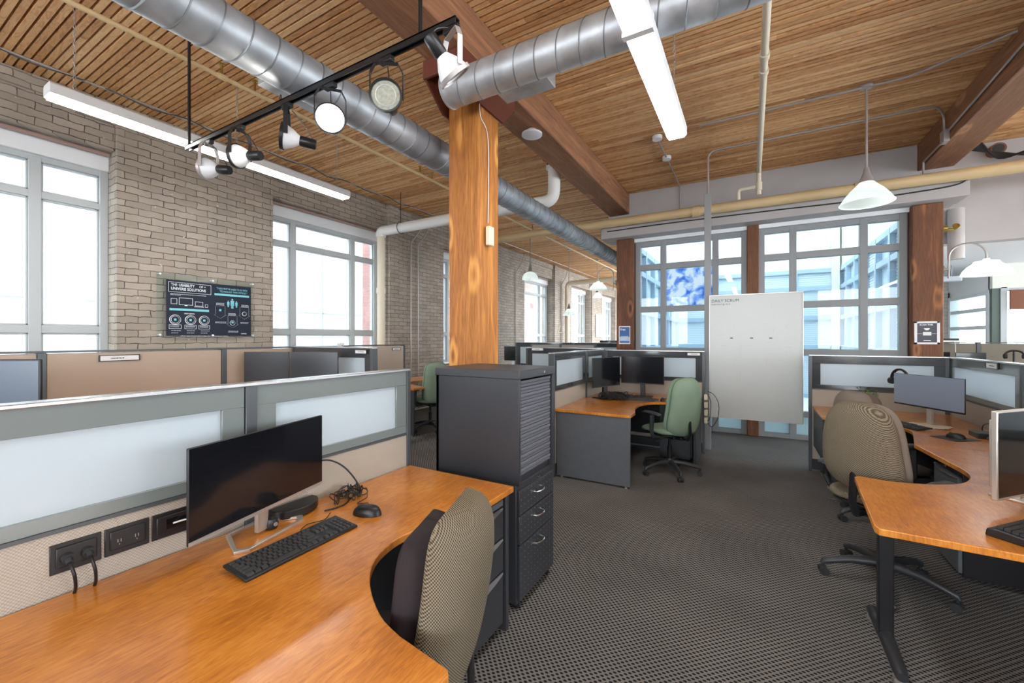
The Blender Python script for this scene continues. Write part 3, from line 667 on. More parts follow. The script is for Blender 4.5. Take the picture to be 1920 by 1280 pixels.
pipe('conduit', [(1.93, 6.6, 3.86), (1.93, 2.2, 4.05)], .012, 'conduit', 'grey conduit clipped along the side of the right beam', 'conduit')
pipe('conduit', [(1.93, 6.6, 3.8), (1.93, 7.3, 3.80), (1.93, 7.3, 3.62)], .011, 'conduit', 'short grey conduit from the junction box down to the tan pipe', 'conduit')
tag(B(1.90, 1.95, 6.54, 6.66, 3.76, 3.9).build('junction_box', 'conduit', bevel=.004), 'grey junction box on the side of the right beam', 'box')
t = pipe('conduit', [(-1.05, 5.6, 4.11), (-1.05, 7.58, 4.11), (-1.05, 7.58, 3.61)], .011, 'conduit', 'conduit with two round boxes running to the white wall', 'conduit')
for y in (5.6, 6.3): MB().cyl((-1.05, y, 4.09), (-1.05, y, 4.135), .06, n=24).build('round_box', 'white_trim', t)
for i, (y, z0, lab) in enumerate([(6.44, .5, 'left of the pair of conduits on the brick pier'), (6.66, .5, 'right of the pair of conduits on the brick pier'), (10.9, .5, 'conduit on the brick pier just right of the golden column'), (14.35, .5, 'conduit on the brick pier before the far cream pipe')]):
    xx = BX+.03
    pipe('conduit', [(xx, y, z0), (xx, y, 3.5), (xx+.12, y+.12, 3.75), (xx+.12, y+.3, 4.1)], .014, 'conduit', 'painted vertical ' + lab if 'conduit' not in lab[:8] else 'painted vertical ' + lab, 'conduit', ell=.05)
t = thing('pipe_hanger', 'thin rod hanging the white pipe by the brick pier', 'hanger', (-5.45, 5.48, 3.5)); MB().cyl((-5.45, 5.48, 3.58), (-5.45, 5.48, 4.14), .006, n=8).build('rod', 'black_metal', t); MB().tube([(-5.45, 5.48+.1*math.cos(q*PI/10), 3.5+.1*math.sin(q*PI/10)) for q in range(21)], .006, 6).build('ring', 'black_metal', t)
t = thing('smoke_detector', 'flat white disc under the main beam behind the column', 'detector', (-2.05, 4.0, 3.7))
MB().lathe([(0, .072), (.05, .072), (.085, .04), (.11, .03), (.11, .012), (.07, 0), (0, 0)], (-2.05, 4.0, 3.70), 32).build('body', 'white_trim', t)
tag(MB().tube(smooth_curve([(-1.99, 2.80, 3.62), (-1.92, 2.80, 3.5), (-1.93, 2.84, 3.35), (-1.928, 2.95, 3.2), (-1.928, 2.95, 2.5)]), .004, 6).build('cable', 'cable_white'), 'thin white cable running down the golden column to a cream box', 'cable')
tag(MB().tube(smooth_curve([(-2.2, 7.2, 3.40), (-1.2, 7.2, 3.41), (.2, 7.2, 3.40), (1.2, 7.2, 3.385), (2.1, 7.2, 3.41), (2.3, 7.2, 3.47)]), .009, 6).build('cable', 'black_plastic'), 'dark cable slung along the bulkhead under the thick tan pipe', 'cable')
mb = MB()
for k in range(7): mb.tube(smooth_curve([(2.25, 7.6, 4.02-.01*k), (2.5, 7.7-.02*k, 3.98+.012*k), (2.75, 7.72, 3.90-.012*k), (3.1, 7.7-.01*k, 3.80+.01*k), (3.9, 7.7, 3.78)]), .014, 6)
tag(mb.build('cable_bundle', 'black_plastic'), 'thick bundle of dark cables above the tan pipe at the upper right', 'cables')
t = thing('wall_sleeve', 'round brown pipe stub in the white wall above the cables', 'pipe', (2.78, 7.95, 4.0)); MB().cyl((2.80, 7.86, 4.0), (2.80, 7.998, 4.0), .075, n=28).build('stub', 'blind_brown', t); MB().cyl((2.80, 7.855, 4.0), (2.80, 7.862, 4.0), .055, n=24).build('opening', 'vent_dark', t)
# square steel post and the whiteboard hung on it
tag(B(-.555, -.475, 6.26, 6.34, 0, 3.5).build('steel_post', 'frame_grey', bevel=.004), 'slim grey square post left of the whiteboard', 'post')
t = thing('whiteboard', 'tall whiteboard with handwritten notes hung in front of the glazed wall', 'whiteboard', (.02, 6.2, .47))
WB = (-.482, .55, .475, 2.09); wy = 6.2
B(WB[0], WB[1], wy, wy+.02, WB[2], WB[3]).build('board', 'whiteboard', t, bevel=.003)
f = MB()
for q in ((WB[0]-.008, WB[1]+.008, WB[2]-.01, WB[2]), (WB[0]-.008, WB[1]+.008, WB[3], WB[3]+.01), (WB[0]-.008, WB[0], WB[2], WB[3]), (WB[1], WB[1]+.008, WB[2], WB[3])): f.mm(q[0], q[1], wy-.006, wy+.024, q[2], q[3])
f.build('frame', 'silver', t, bevel=.002)
Mb = lambda x, z: Matrix(((1, 0, 0, x), (0, 0, -1, wy-.0015), (0, 1, 0, z), (0, 0, 0, 1)))
a_ = text_mesh('DAILY SCRUM', .052, None, None, None, Mb(WB[0]+.02, WB[3]-.085))
b2 = text_mesh('EVERYDAY @ 10:15', .026, None, None, None, Mb(WB[0]+.02, WB[3]-.125)); a_.add(b2.v, b2.f)
for x in (-.24, -.01, .20): a_.mm(x, x+.035, wy-.003, wy-.001, 1.52, 1.532)
a_.build('lettering', 'ink', t, smooth=False)
mb = MB()
for k in range(60):
    x = random.uniform(-.42, .48); z = random.uniform(.9, 1.95); l = random.uniform(.01, .09)
    if random.random() < .25: mb.mm(x, x+.0015, wy-.0015, wy-.0005, z, z+l*1.6)
    else: mb.mm(x, x+l, wy-.0015, wy-.0005, z, z+.0015)
mb.build('smudge', 'ink_pale', t, smooth=False)

# ================================================================== LAMPS
def fluor(x, y0, y1, z, label, w=.16, chains=True, split=True):
    t = thing('fluorescent_fixture', label, 'lamp', (x, (y0+y1)/2, z), group=None)
    hw = w/2
    mb = MB().prism([(-hw, .0), (hw, .0), (hw, .07), (hw*.8, .085), (-hw*.8, .085), (-hw, .07)], y0, y1, Matrix(((1, 0, 0, x), (0, 0, 1, 0), (0, 1, 0, z), (0, 0, 0, 1))))
    mb.build('housing', 'white_trim', t, bevel=.003)
    mid = (y0+y1)/2
    for a, b_ in (((y0+.012, mid-.02), (mid+.02, y1-.012)) if split else ((y0+.012, y1-.012),)):
        MB().prism([(-hw+.008, .0), (-hw+.02, -.018), (hw-.02, -.018), (hw-.008, .0)], a, b_, Matrix(((1, 0, 0, x), (0, 0, 1, 0), (0, 1, 0, z), (0, 0, 0, 1)))).build('diffuser', 'tube_light', t)
    if split: B(x-hw-.004, x+hw+.004, mid-.022, mid+.022, z-.022, z+.075).build('joint_band', 'white_trim', t)
    if chains:
        for yy in (y0+.15, mid, y1-.15):
            mb = MB(); n = int((CEIL-z-.085)/.034)
            for k in range(n):
                c = Vector((x, yy, z+.1+k*.034)); a = (k % 2)*PI/2
                mb.tube([c+Vector((math.cos(a)*.008*math.cos(q*PI/4), math.sin(a)*.008*math.cos(q*PI/4), .02*math.sin(q*PI/4))) for q in range(9)], .0026, 5)
            mb.build('chain', 'conduit', t)
    return t
fluor(-4.60, .97, 3.65, 3.36, 'long glowing fluorescent fixture hung along the brick wall')
fluor(-.55, .95, 3.80, 3.25, 'long glowing fluorescent fixture at the top centre right')
# unseen fixtures added behind the camera to fill the room with light
for x in (-4.6, -.55, 4.1):
    fluor(x, -4.6, -1.9, 3.36, {-4.6: 'added fill fluorescent fixture behind the camera along the brick wall', -.55: 'added fill fluorescent fixture behind the camera in the middle bay', 4.1: 'added fill fluorescent fixture behind the camera in the right bay'}[x], chains=False, split=False)


# --- track with six spotlights
TZ, TY = 3.085, 1.638; DROP = .235
t = thing('lighting_track', 'black ceiling track carrying six adjustable spotlights', 'track', (-2.63, TY, TZ))
mb = B(-4.02, -1.25, TY-.018, TY-.011, TZ-.018, TZ+.018); mb.mm(-4.02, -1.25, TY+.011, TY+.018, TZ-.018, TZ+.018); mb.mm(-4.02, -1.25, TY-.018, TY+.018, TZ+.010, TZ+.018)
mb.build('rail', 'black_metal', t)
for x in (-3.99, -1.49): MB().cyl((x, TY, TZ+.018), (x, TY, CEIL), .011, n=12).build('rod', 'black_metal', t)
mb = MB()
for k in range(1):
    c = Vector((-2.72, TY, TZ+.045+k*.022)); a = (k % 2)*PI/2
    mb.tube([c+Vector((math.cos(a)*.009*math.cos(q*PI/4), math.sin(a)*.009*math.cos(q*PI/4), .021*math.sin(q*PI/4))) for q in range(9)], .003, 5)
mb.build('chain', 'black_metal', t)
def spot(x, d, lit, label, metal='black_metal'):
    d = Vector(d).normalized(); h = Vector((d.x, d.y, 0)).normalized(); s_ = Vector((-h.y, h.x, 0))
    t = thing('track_spotlight', label, 'spotlight', (x, TY, TZ-DROP), group='spotlights on the black track')
    c = Vector((x, TY, TZ-DROP))
    B(x-.045, x+.045, TY-.016, TY+.016, TZ-.048, TZ-.019).build('adapter', 'black_metal', t, bevel=.003)
    # yoke
    pts = [c+s_*.088+Vector((0, 0, -.01)), c+s_*.088+Vector((0, 0, .13)), c+s_*.06+Vector((0, 0, DROP-.05)), c-s_*.06+Vector((0, 0, DROP-.05)), c-s_*.088+Vector((0, 0, .13)), c-s_*.088+Vector((0, 0, -.01))]
    mb = MB()
    for i in range(5):
        a, b_ = pts[i], pts[i+1]; u = (b_-a).normalized(); n_ = h
        q = u.cross(n_).normalized()*.0022; e = n_*.013
        mb.add([a-e-q, a+e-q, a+e+q, a-e+q, b_-e-q, b_+e-q, b_+e+q, b_-e+q], [(0, 3, 2, 1), (4, 5, 6, 7), (0, 1, 5, 4), (1, 2, 6, 5), (2, 3, 7, 6), (3, 0, 4, 7)])
    mb.build('yoke', metal, t)
    Q = Matrix.Translation(c) @ d.to_track_quat('Z', 'Y').to_matrix().to_4x4()
    MB().lathe([(.0, -.175), (.030, -.175), (.034, -.165), (.034, -.085), (.028, -.075)], n=28, M=Q).build('lamp_holder', 'black_metal', t)
    MB().lathe([(.026, -.08), (.034, -.07), (.058, -.035), (.074, .0), (.080, .022), (.077, .022), (.070, .0), (.03, -.06)], n=36, M=Q).build('reflector', 'white_trim', t)
    MB().lathe([(.080, .012), (.087, .014), (.088, .034), (.079, .036), (.076, .028)], n=36, M=Q).build('rim', metal, t)
    MB().lathe([(0, .020), (.05, .022), (.077, .024)], n=36, M=Q).build('lens', 'spot_light' if lit else 'lens_off', t)
    if not lit: MB().lathe([(.052, .0235), (.055, .030), (.058, .0235)], n=36, M=Q).build('lens_ring', 'white_trim', t)
    MB().tube(smooth_curve([c-d*.16+Vector((0, 0, .02)), c-d*.11+Vector((0, 0, .10)), c-d*.03+Vector((0, 0, DROP-.05))]), .003, 5).build('cable', 'black_metal', t)
    if lit:
        l = bpy.data.lights.new('spot_beam', 'SPOT'); l.energy = 45; l.spot_size = 1.1; l.spot_blend = .5; l.color = (1, .93, .82); l.shadow_soft_size = .05
        lo = bpy.data.objects.new('spot_beam', l); C.objects.link(lo); lo.parent = t; lo.location = d*.05; lo.rotation_euler = (-d).to_track_quat('Z', 'Y').to_euler()
    return t
spot(-3.67, (-.88, -.42, .10), False, 'spotlight at the far left end of the black track', 'conduit')
spot(-3.22, (-.90, -.30, .06), False, 'second spotlight from the left end of the black track')
spot(-2.65, (-.60, -.78, .12), True, 'third spotlight from the left, lit and seen sideways')
spot(-2.21, (.76, -.62, -.18), True, 'brightly lit spotlight glaring towards the camera')
spot(-1.735, (.58, -.79, -.12), False, 'unlit spotlight facing the camera with a round ribbed lens')
spot(-1.285, (.30, .62, -.72), False, 'spotlight at the right end of the track by the round duct', 'conduit')

# --- pendants
def pendant(x, y, zb, r, label, style='cone', col='conduit', group=None):
    t = thing('pendant_lamp', label, 'lamp', (x, y, zb), group=group)
    MB().lathe([(0, CEIL-zb), (.055, CEIL-zb), (.06, CEIL-zb-.02), (.05, CEIL-zb-.035), (0, CEIL-zb-.035)], (x, y, zb), 24).build('canopy', col, t)
    hs = r*.95
    MB().cyl((x, y, zb+hs+.12), (x, y, CEIL-.02), .011, n=12).build('stem', col, t)
    MB().lathe([(0, hs+.15), (.02, hs+.15), (.03, hs+.10), (.055, hs+.03), (.062, hs-.005), (0, hs-.005)], (x, y, zb), 24).build('socket_cup', col, t)
    prof = [(.06, hs), (r*.38, hs*.86), (r*.62, hs*.60), (r*.82, hs*.32), (r*.95, hs*.08), (r, 0)] if style == 'cone' else [(.06, hs), (r*.5, hs*.93), (r*.8, hs*.7), (r*.97, hs*.35), (r, 0)]
    n = 96; mb = MB(); vs = []; m = len(prof)
    for k, (rr, z) in enumerate(prof):
        for j in range(n):
            q = 2*PI*j/n; w_ = rr*(1+(.012 if j % 2 else 0)); vs.append((x+w_*math.cos(q), y+w_*math.sin(q), zb+z))
    mb.add(vs, [(i*n+j, i*n+(j+1) % n, (i+1)*n+(j+1) % n, (i+1)*n+j) for i in range(m-1) for j in range(n)])
    mb.build('shade', 'shade_glass', t, ang=3)
    MB().tube([(x+r*math.cos(q*PI/24), y+r*math.sin(q*PI/24), zb) for q in range(49)], .005, 6).build('rim', 'shade_glass', t)
    MB().lathe([(0, hs*.25), (.025, hs*.28), (.035, hs*.45), (.025, hs*.75), (.015, hs*.9)], (x, y, zb), 16).build('bulb', 'lamp_glow', t)
    if style == 'cage':
        mb = MB()
        for q in range(6):
            a = q*PI/3; mb.tube([(x+.03*math.cos(a), y+.03*math.sin(a), zb+hs+.2), (x+.05*math.cos(a), y+.05*math.sin(a), zb+hs+.02), (x+r*1.03*math.cos(a), y+r*1.03*math.sin(a), zb)], .004, 5)
        mb.build('cage', 'conduit', t)
    return t
pendant(1.035, 5.55, 2.92, .225, 'ribbed glass pendant lamp hanging on a rod at the right', col='conduit')
pendant(-4.66, 9.0, 2.95, .19, 'caged pendant lamp nearest down the brick corridor', 'cage')
pendant(-4.66, 11.5, 2.20, .19, 'low hanging cone pendant lamp in the brick corridor', 'cone')
pendant(-4.45, 13.5, 2.88, .17, 'small pendant lamp below the dome wall lamp, far down the corridor', 'cone')
def gooseneck(x, y, z, d, r, reach, label):
    """x,y,z of the wall plate; d = -1 or 1 sideways"""
    t = thing('wall_lamp', label, 'lamp', (x, y, z))
    MB().cyl((x, y, z), (x+d*.02, y, z), .05, n=20).cyl((x+d*.02, y, z), (x+d*.07, y, z), .016).build('wall_plate', 'conduit', t)
    R = reach/2; pts = [(x+d*.07, y, z-.12), (x+d*.07, y, z+.14)]
    for k in range(13):
        a = PI-k*PI/12; pts.append((x+d*(.07+R+R*math.cos(a)), y, z+.16+R*.9*math.sin(a)))
    pts.append((x+d*(.07+2*R), y, z+.10)); MB().tube(pts, .011, 10).build('arm', 'conduit', t)
    cx = x+d*(.07+2*R); zb = z-.10; hs = r*.75
    MB().lathe([(.0, hs+.035), (.03, hs+.03), (.035, hs), (0, hs)], (cx, y, zb), 20).build('socket_cup', 'white_trim', t)
    MB().lathe([(.03, hs), (r*.48, hs*.96), (r*.52, hs*.82), (r*.72, hs*.62), (r*.9, hs*.33), (r, .0)], (cx, y, zb), 60).build('shade', 'shade_glass', t)
    MB().lathe([(0, .03), (r*.55, .035), (r*.6, .05), (r*.3, hs*.6)], (cx, y, zb), 24).build('bulb', 'lamp_glow', t)
gooseneck(2.155, 7.5, 2.42, 1, .235, .34, 'white dome lamp on a curved arm right of the timber column')
gooseneck(-2.095, 7.45, 2.52, -1, .165, .28, 'white dome lamp on a curved arm left of the dark column')
t = thing('emergency_light', 'brass emergency light with round head on the right timber column', 'lamp', (2.2, 7.45, 2.9))
MB().cyl((2.151, 7.45, 2.94), (2.19, 7.45, 2.94), .045, n=20).cyl((2.19, 7.45, 2.92), (2.27, 7.45, 2.92), .02).build('base', 'brass', t)
MB().lathe([(0, 0), (.028, .0), (.038, .04), (.034, .045), (0, .04)], n=20, M=Matrix.Translation((2.265, 7.44, 2.94)) @ Matrix.Rotation(1.2, 4, 'X')).build('head', 'brass', t)

# ================================================================== PARTITIONS
def frame_M(p0, p1):
    p0 = Vector((*p0, 0)); p1 = Vector((*p1, 0)); u = (p1-p0).normalized(); n = Vector((-u.y, u.x, 0))
    return Matrix(((u.x, n.x, 0, p0.x), (u.y, n.y, 0, p0.y), (0, 0, 1, 0), (0, 0, 0, 1))), (p1-p0).length
def partition(label, p0, p1, H, splits, kind='frost', zg=.95, fabric='panel_fabric', border='glass_border', bt=.09, group=None):
    """panels between floor and H; splits are distances of the joints along the run"""
    M, Lg = frame_M(p0, p1); t = thing('cubicle_partition', label, 'partition', ((p0[0]+p1[0])/2, (p0[1]+p1[1])/2, 0), group=group)
    ed = [0]+list(splits)+[Lg]
    MB().mm(0, Lg, -.034, .034, H-.014, H, M).build('top_cap', 'cap_metal' if kind == 'frost' else 'partition_frame', t, bevel=.003)
    for k, e in enumerate(ed):
        w_ = .022 if 0 < k < len(ed)-1 else .018
        a = max(0, e-w_) if k else 0; b_ = min(Lg, e+w_) if k < len(ed)-1 else Lg
        if k == 0: b_ = .03
        if k == len(ed)-1: a = Lg-.03
        MB().mm(a, b_, -.034, .034, .0, H-.014, M).build('post', 'partition_frame', t, bevel=.002)
    for k in range(len(ed)-1):
        a = ed[k]+.024; b_ = ed[k+1]-.024
        top = H-.02 if kind == 'fabric' else zg-.012
        MB().mm(a, b_, -.026, .026, .14, top, M).build('fabric_panel', fabric, t, bevel=.004)
        MB().mm(a, b_, -.022, .022, .02, .135, M).build('kick_strip', 'charcoal', t)
        if kind == 'frost':
            MB().mm(a, b_, -.031, .031, zg-.012, zg, M).build('rail', 'partition_frame', t)
            g_ = MB()
            for q in ((a, b_, zg, zg+.045), (a, b_, H-.014-bt, H-.014), (a, a+bt, zg+.045, H-.014-bt), (b_-bt, b_, zg+.045, H-.014-bt)): g_.mm(q[0], q[1], -.024, .024, q[2], q[3], M)
            g_.build('glass_border', border, t, bevel=.002)
            MB().mm(a+bt, b_-bt, -.012, .012, zg+.045, H-.014-bt, M).build('frosted_pane', 'frost', t, smooth=False)
    return t
def nameplate(p, ang, z, label, w=.2, h=.045):
    """flat holder; ang = direction its face points"""
    M = Matrix.Translation((p[0], p[1], z)) @ Matrix.Rotation(ang+PI/2, 4, 'Z')
    t = thing('name_plate', label, 'name plate', (p[0], p[1], z))
    f = MB()
    for q in ((-w/2, w/2, 0, .006), (-w/2, w/2, h-.006, h), (-w/2, -w/2+.008, 0, h), (w/2-.008, w/2, 0, h)): f.mm(q[0], q[1], -.008, 0, q[2], q[3], M)
    f.mm(-w/2, w/2, -.002, 0, 0, h, M); f.build('holder', 'charcoal', t); MB().mm(-w/2+.006, w/2-.006, -.0045, -.002, .005, h-.005, M).build('card', 'paper', t)
    mb = MB(); x = -w*.22
    for k in range(9):
        l = random.uniform(.004, .009); mb.mm(x, x+l, -.0052, -.0045, h*.40, h*.40+random.uniform(.005, .009), M); x += l+.0025
    mb.build('lettering', 'ink', t, smooth=False); return t
PX = -1.85
partition('nearest frosted glass partition behind the foreground desk', (PX, -.85), (PX, 1.91), 1.34, [.86, 1.82], bt=.085, border='glass_border_sheen')
partition('beige panel partition in front of the brick pier with a name plate', (-4.4, -1.0), (-4.4, 4.48), 1.435, [1.9, 3.08, 3.82, 4.5], kind='fabric', fabric='panel_fabric_warm')
nameplate((-4.366, 1.32), 0, 1.345, 'name plate on the beige partition below the sign pier', .25, .05)
nameplate((-4.366, 4.3), 0, 1.35, 'name plate at the far end of the beige partition run', .16, .04)
partition('frosted partition with dark post behind the two side by side monitors', (-4.36, 2.78), (-3.10, 2.78), 1.44, [], zg=1.02)
nameplate((-3.25, 2.745), -PI/2, 1.375, 'name plate on the frosted partition beside the dark monitors', .17, .04)
partition('frosted glass partition left of the twin monitor desk', (-1.90, 4.17), (-1.90, 6.02), 1.365, [1.05], bt=.075)
partition('frosted partition with dark frame behind the green chair desk', (-1.865, 6.05), (-.53, 6.05), 1.355, [], bt=.085)
nameplate((-.66, 6.01), -PI/2, 1.29, 'name plate on the partition beside the square post', .17, .045)
partition('dark framed partition with name plate left of the twin monitor desk', (-3.2, 6.06), (-1.94, 6.06), 1.375, [], bt=.085)
nameplate((-2.98, 6.02), -PI/2, 1.32, 'name plate on the partition just right of the golden column', .22, .05)
partition('frosted partition at the far left of the middle cubicles', (-4.3, 7.66), (-3.0, 7.66), 1.44, [], bt=.085)
partition('grey fabric partition in the middle distance behind the dark frame', (-3.55, 6.9), (-2.3, 6.9), 1.42, [.6], kind='fabric', fabric='panel_fabric_grey')
partition('long frosted partition before the dark column with the blue notice', (-3.7, 9.0), (-2.15, 9.0), 1.42, [], bt=.085)
partition('farthest low partition under the framed picture', (-4.2, 13.0), (-2.3, 13.0), 1.45, [], bt=.085)
partition('frosted partition with dark frame behind the white edged monitor', (.58, 5.90), (1.745, 5.90), 1.335, [], bt=.085)
partition('frosted partition at the right edge with a name plate', (1.78, 5.93), (1.78, 2.0), 1.335, [1.35, 2.6], bt=.085, border='glass_border_sheen')
nameplate((1.745, 5.0), PI, 1.27, 'name plate on the partition at the right edge', .20, .055)
partition('olive grey partition below the bay window on the far right', (2.35, 8.95), (6.2, 8.95), 1.465, [.62, 2.4], kind='fabric', fabric='panel_fabric_olive')

# ================================================================== DESKS
def arc(pts, n=5): return [(p.x, p.y) for p in smooth_curve([(x, y, 0) for x, y in pts], n)]
def worktop(t, out, z=.75, th=.03):
    MB().prism(out, z-th, z).build('worktop', 'desk_wood', t, bevel=.004, seg=3)
def drawers(name, label, x0, x1, y0, y1, z0, z1, front, cuts, style, mat='charcoal', cat='drawers'):
    """cabinet with drawers; front '+x' or '-x'"""
    t = thing(name, label, cat, ((x0+x1)/2, (y0+y1)/2, z0)); s_ = 1 if front == '+x' else -1; xf = x1 if s_ > 0 else x0
    B(x0 if s_ > 0 else x0+.02, x1-.02 if s_ > 0 else x1, y0, y1, z0, z1).build('body', mat, t, bevel=.003)
    for k in range(len(cuts)-1):
        zt, zb = cuts[k], cuts[k+1]; d = B(xf-.02*s_, xf, y0+.006, y1-.006, zb+.003, zt-.003).build('drawer', mat, t, bevel=.003)
        if style == 'lip':
            mb = MB(); n = 12; zc = zt-.006
            pts = [(y0+.01+(y1-y0-.02)*i/n) for i in range(n+1)]
            for i in range(n):
                a, b_ = pts[i], pts[i+1]; fa = math.sin(PI*i/n); fb = math.sin(PI*(i+1)/n)
                mb.add([(xf, a, zc), (xf, b_, zc), (xf+s_*(.004+.022*fb), b_, zc-.006), (xf+s_*(.004+.022*fa), a, zc-.006), (xf, a, zc-.012-.03*fa), (xf, b_, zc-.012-.03*fb)], [(0, 1, 2, 3), (3, 2, 5, 4), (0, 3, 4), (1, 5, 2)])
            mb.build('handle', 'handle_grey', d)
        elif style == 'bow':
            ym = (y0+y1)/2; zc = zt-.055
            MB().tube([(xf, ym-.055, zc), (xf+s_*.018, ym-.052, zc), (xf+s_*.030, ym-.025, zc), (xf+s_*.034, ym, zc), (xf+s_*.030, ym+.025, zc), (xf+s_*.018, ym+.052, zc), (xf, ym+.055, zc)], .0052, 8).build('handle', 'chrome', d)
            mb = MB(); ny = int((y1-y0-.03)/.042); nz = int((zt-zb-.02)/.036)
            for i in range(ny+1):
                for j in range(nz+1):
                    mb.cyl((xf-.001*s_, y0+.025+i*(y1-y0-.05)/max(1, ny), zb+.015+j*(zt-zb-.03)/max(1, nz)), (xf+.0006*s_, y0+.025+i*(y1-y0-.05)/max(1, ny), zb+.015+j*(zt-zb-.03)/max(1, nz)), .0032, n=8)
            mb.build('perforation', 'dot_grey', d)
    return t
def lockcyl(t, x, y, z, s_=1): MB().cyl((x, y, z), (x+.008*s_, y, z), .011, n=20).build('lock', 'chrome', t)

# foreground desk
curve = arc([(-1.08, 1.50), (-1.13, 1.38), (-1.19, 1.22), (-1.17, 1.08), (-1.11, .98), (-1.02, .90), (-.90, .83), (-.80, .80)])
out = [(-1.815, 1.90), (-1.08, 1.90)]+curve+[(-.62, .775), (-.605, .76), (-.60, -.75), (-1.815, -.75)]
t = thing('desk', 'glossy orange wood desk with curved cut out in the foreground', 'desk', (-1.4, .9, 0))
worktop(t, out)
B(-1.80, -1.105, 1.862, 1.892, 0, .718).build('side_panel', 'charcoal', t, bevel=.003)
B(-1.812, -1.79, -.7, 1.86, .25, .718).build('back_panel', 'charcoal', t)
B(-1.6, -.75, -.73, -.70, 0, .718).build('side_panel', 'charcoal', t)
B(-.66, -.62, .68, .74, 0, .718).build('leg', 'black_metal', t, bevel=.006)
t = drawers('drawer_pedestal', 'charcoal three drawer pedestal under the foreground desk', -1.70, -1.115, 1.46, 1.855, .03, .695, '+x', [.655, .495, .32, .05], 'lip')
B(-1.135, -1.115, 1.466, 1.849, .66, .69).build('top_strip', 'charcoal_pale', t, bevel=.002); lockcyl(t, -1.115, 1.60, .675)
for yy in (1.5, 1.8): MB().cyl((-1.16, yy, 0), (-1.16, yy, .03), .02, n=12).build('foot', 'black_plastic', t)

# tall cabinet with roller shutter
x0, x1, y0, y1 = -1.715, -1.12, 2.03, 2.50
t = drawers('storage_cabinet', 'tall charcoal cabinet with roller shutter and three lower drawers', x0, x1, y0, y1, .03, .70, '+x', [.672, .53, .365, .05], 'bow', cat='cabinet')
B(x0, x0+.02, y0, y1, .70, 1.30).build('back_panel', 'charcoal', t); 
B(x0, x1, y0, y0+.02, .70, 1.30).build('side_panel', 'charcoal', t, bevel=.002); B(x0, x1, y1-.02, y1, .70, 1.30).build('side_panel', 'charcoal', t, bevel=.002)
B(x0+.02, x1-.03, y0+.02, y1-.02, .70, .74).build('shelf', 'charcoal', t)
B(x0-.006, x1+.006, y0-.006, y1+.006, 1.295, 1.345).build('top', 'charcoal', t, bevel=.005)
mb = MB()
for k in range(28): mb.mm(x1-.028, x1-.014+.004*(k % 2), y0+.03, y1-.03, .745+k*.0193, .745+k*.0193+.0175)
mb.build('roller_shutter', 'tambour', t, bevel=.004); lockcyl(t, x1+.006, y0+.30, 1.32); lockcyl(t, x1, y0+.24, .69)
for a, b_ in ((x0+.04, y0+.04), (x1-.04, y0+.04), (x0+.04, y1-.04), (x1-.04, y1-.04)): MB().cyl((a, b_, 0), (a, b_, .03), .02, n=12).build('foot', 'black_plastic', t)

# middle desk (twin monitors)
out = [(-1.865, 4.205), (-1.06, 4.205), (-1.045, 4.22)]+arc([(-1.05, 4.42), (-1.12, 4.72), (-1.13, 4.98), (-1.07, 5.16), (-.95, 5.26), (-.80, 5.30)])+[(-.56, 5.30), (-.56, 6.01), (-1.865, 6.01)]
t = thing('desk', 'orange wood corner desk with grey end panel beside the green chair', 'desk', (-1.4, 5.0, 0)); worktop(t, out)
B(-1.86, -1.055, 4.225, 4.25, .02, .718).build('side_panel', 'charcoal_pale', t, bevel=.003)
B(-.59, -.565, 5.32, 5.99, 0, .718).build('side_panel', 'charcoal', t, bevel=.003); B(-1.86, -1.84, 4.25, 6.0, .2, .718).build('back_panel', 'charcoal', t); B(-1.84, -.6, 5.98, 6.0, .2, .718).build('back_panel', 'charcoal', t)
for a in (-1.8, -1.1): MB().cyl((a, 4.237, 0), (a, 4.237, .02), .012, n=10).build('foot', 'silver', t)
drawers('drawer_pedestal', 'dark pedestal under the right end of the twin monitor desk', -1.0, -.62, 5.5, 5.95, .03, .70, '+x', [.69, .48, .27, .05], 'lip')

# right hand desks
out = [(.455, 2.225), (.445, 2.25), (.505, 2.99), (.53, 3.015)]+arc([(.64, 2.99), (.76, 3.01), (.88, 3.06), (.98, 3.14), (1.05, 3.26), (1.085, 3.38), (1.09, 3.50)])+[(1.045, 4.06), (1.04, 4.105), (1.742, 4.105), (1.742, 2.19)]
def tleg(t, x, y, ang=0, l=.30):
    M = Matrix.Translation((x, y, 0)) @ Matrix.Rotation(ang, 4, 'Z')
    l_ = MB().mm(-.03, .03, -.022, .022, .06, .71, M).build('leg', 'black_metal', t, bevel=.006)
    mb = MB().tube([M @ Vector(p) for p in [(0, -l*1.0, .040), (0, -l*.85, .048), (0, -l*.4, .06), (0, 0, .068), (0, l*.4, .06), (0, l*.9, .048), (0, l, .04)]], [.022, .027, .03, .032, .03, .027, .022], 12)
    mb.build('foot', 'chair_plastic', l_); mb = MB()
    for s_ in (-.88, .88): mb.cyl(M @ Vector((0, s_*l, 0)), M @ Vector((0, s_*l, .025)), .026, n=16)
    mb.build('glide', 'conduit', l_)
t = thing('desk', 'orange wood desk with a T leg and curved front at the lower right', 'desk', (1.1, 3.0, 0)); worktop(t, out)
tleg(t, .575, 2.70, 0, .27); B(1.72, 1.738, 2.25, 4.05, .2, .718).build('back_panel', 'charcoal', t)
t = drawers('drawer_pedestal', 'grey and black pedestal under the lower right desk', 1.13, 1.68, 3.66, 4.07, .03, .70, '-x', [.655, .49, .32, .05], 'lip', 'charcoal_pale')
[o for o in t.children if o.name.startswith('body')][0].data.materials[0] = MATS['black_plastic']; lockcyl(t, 1.13, 3.86, .675, -1)
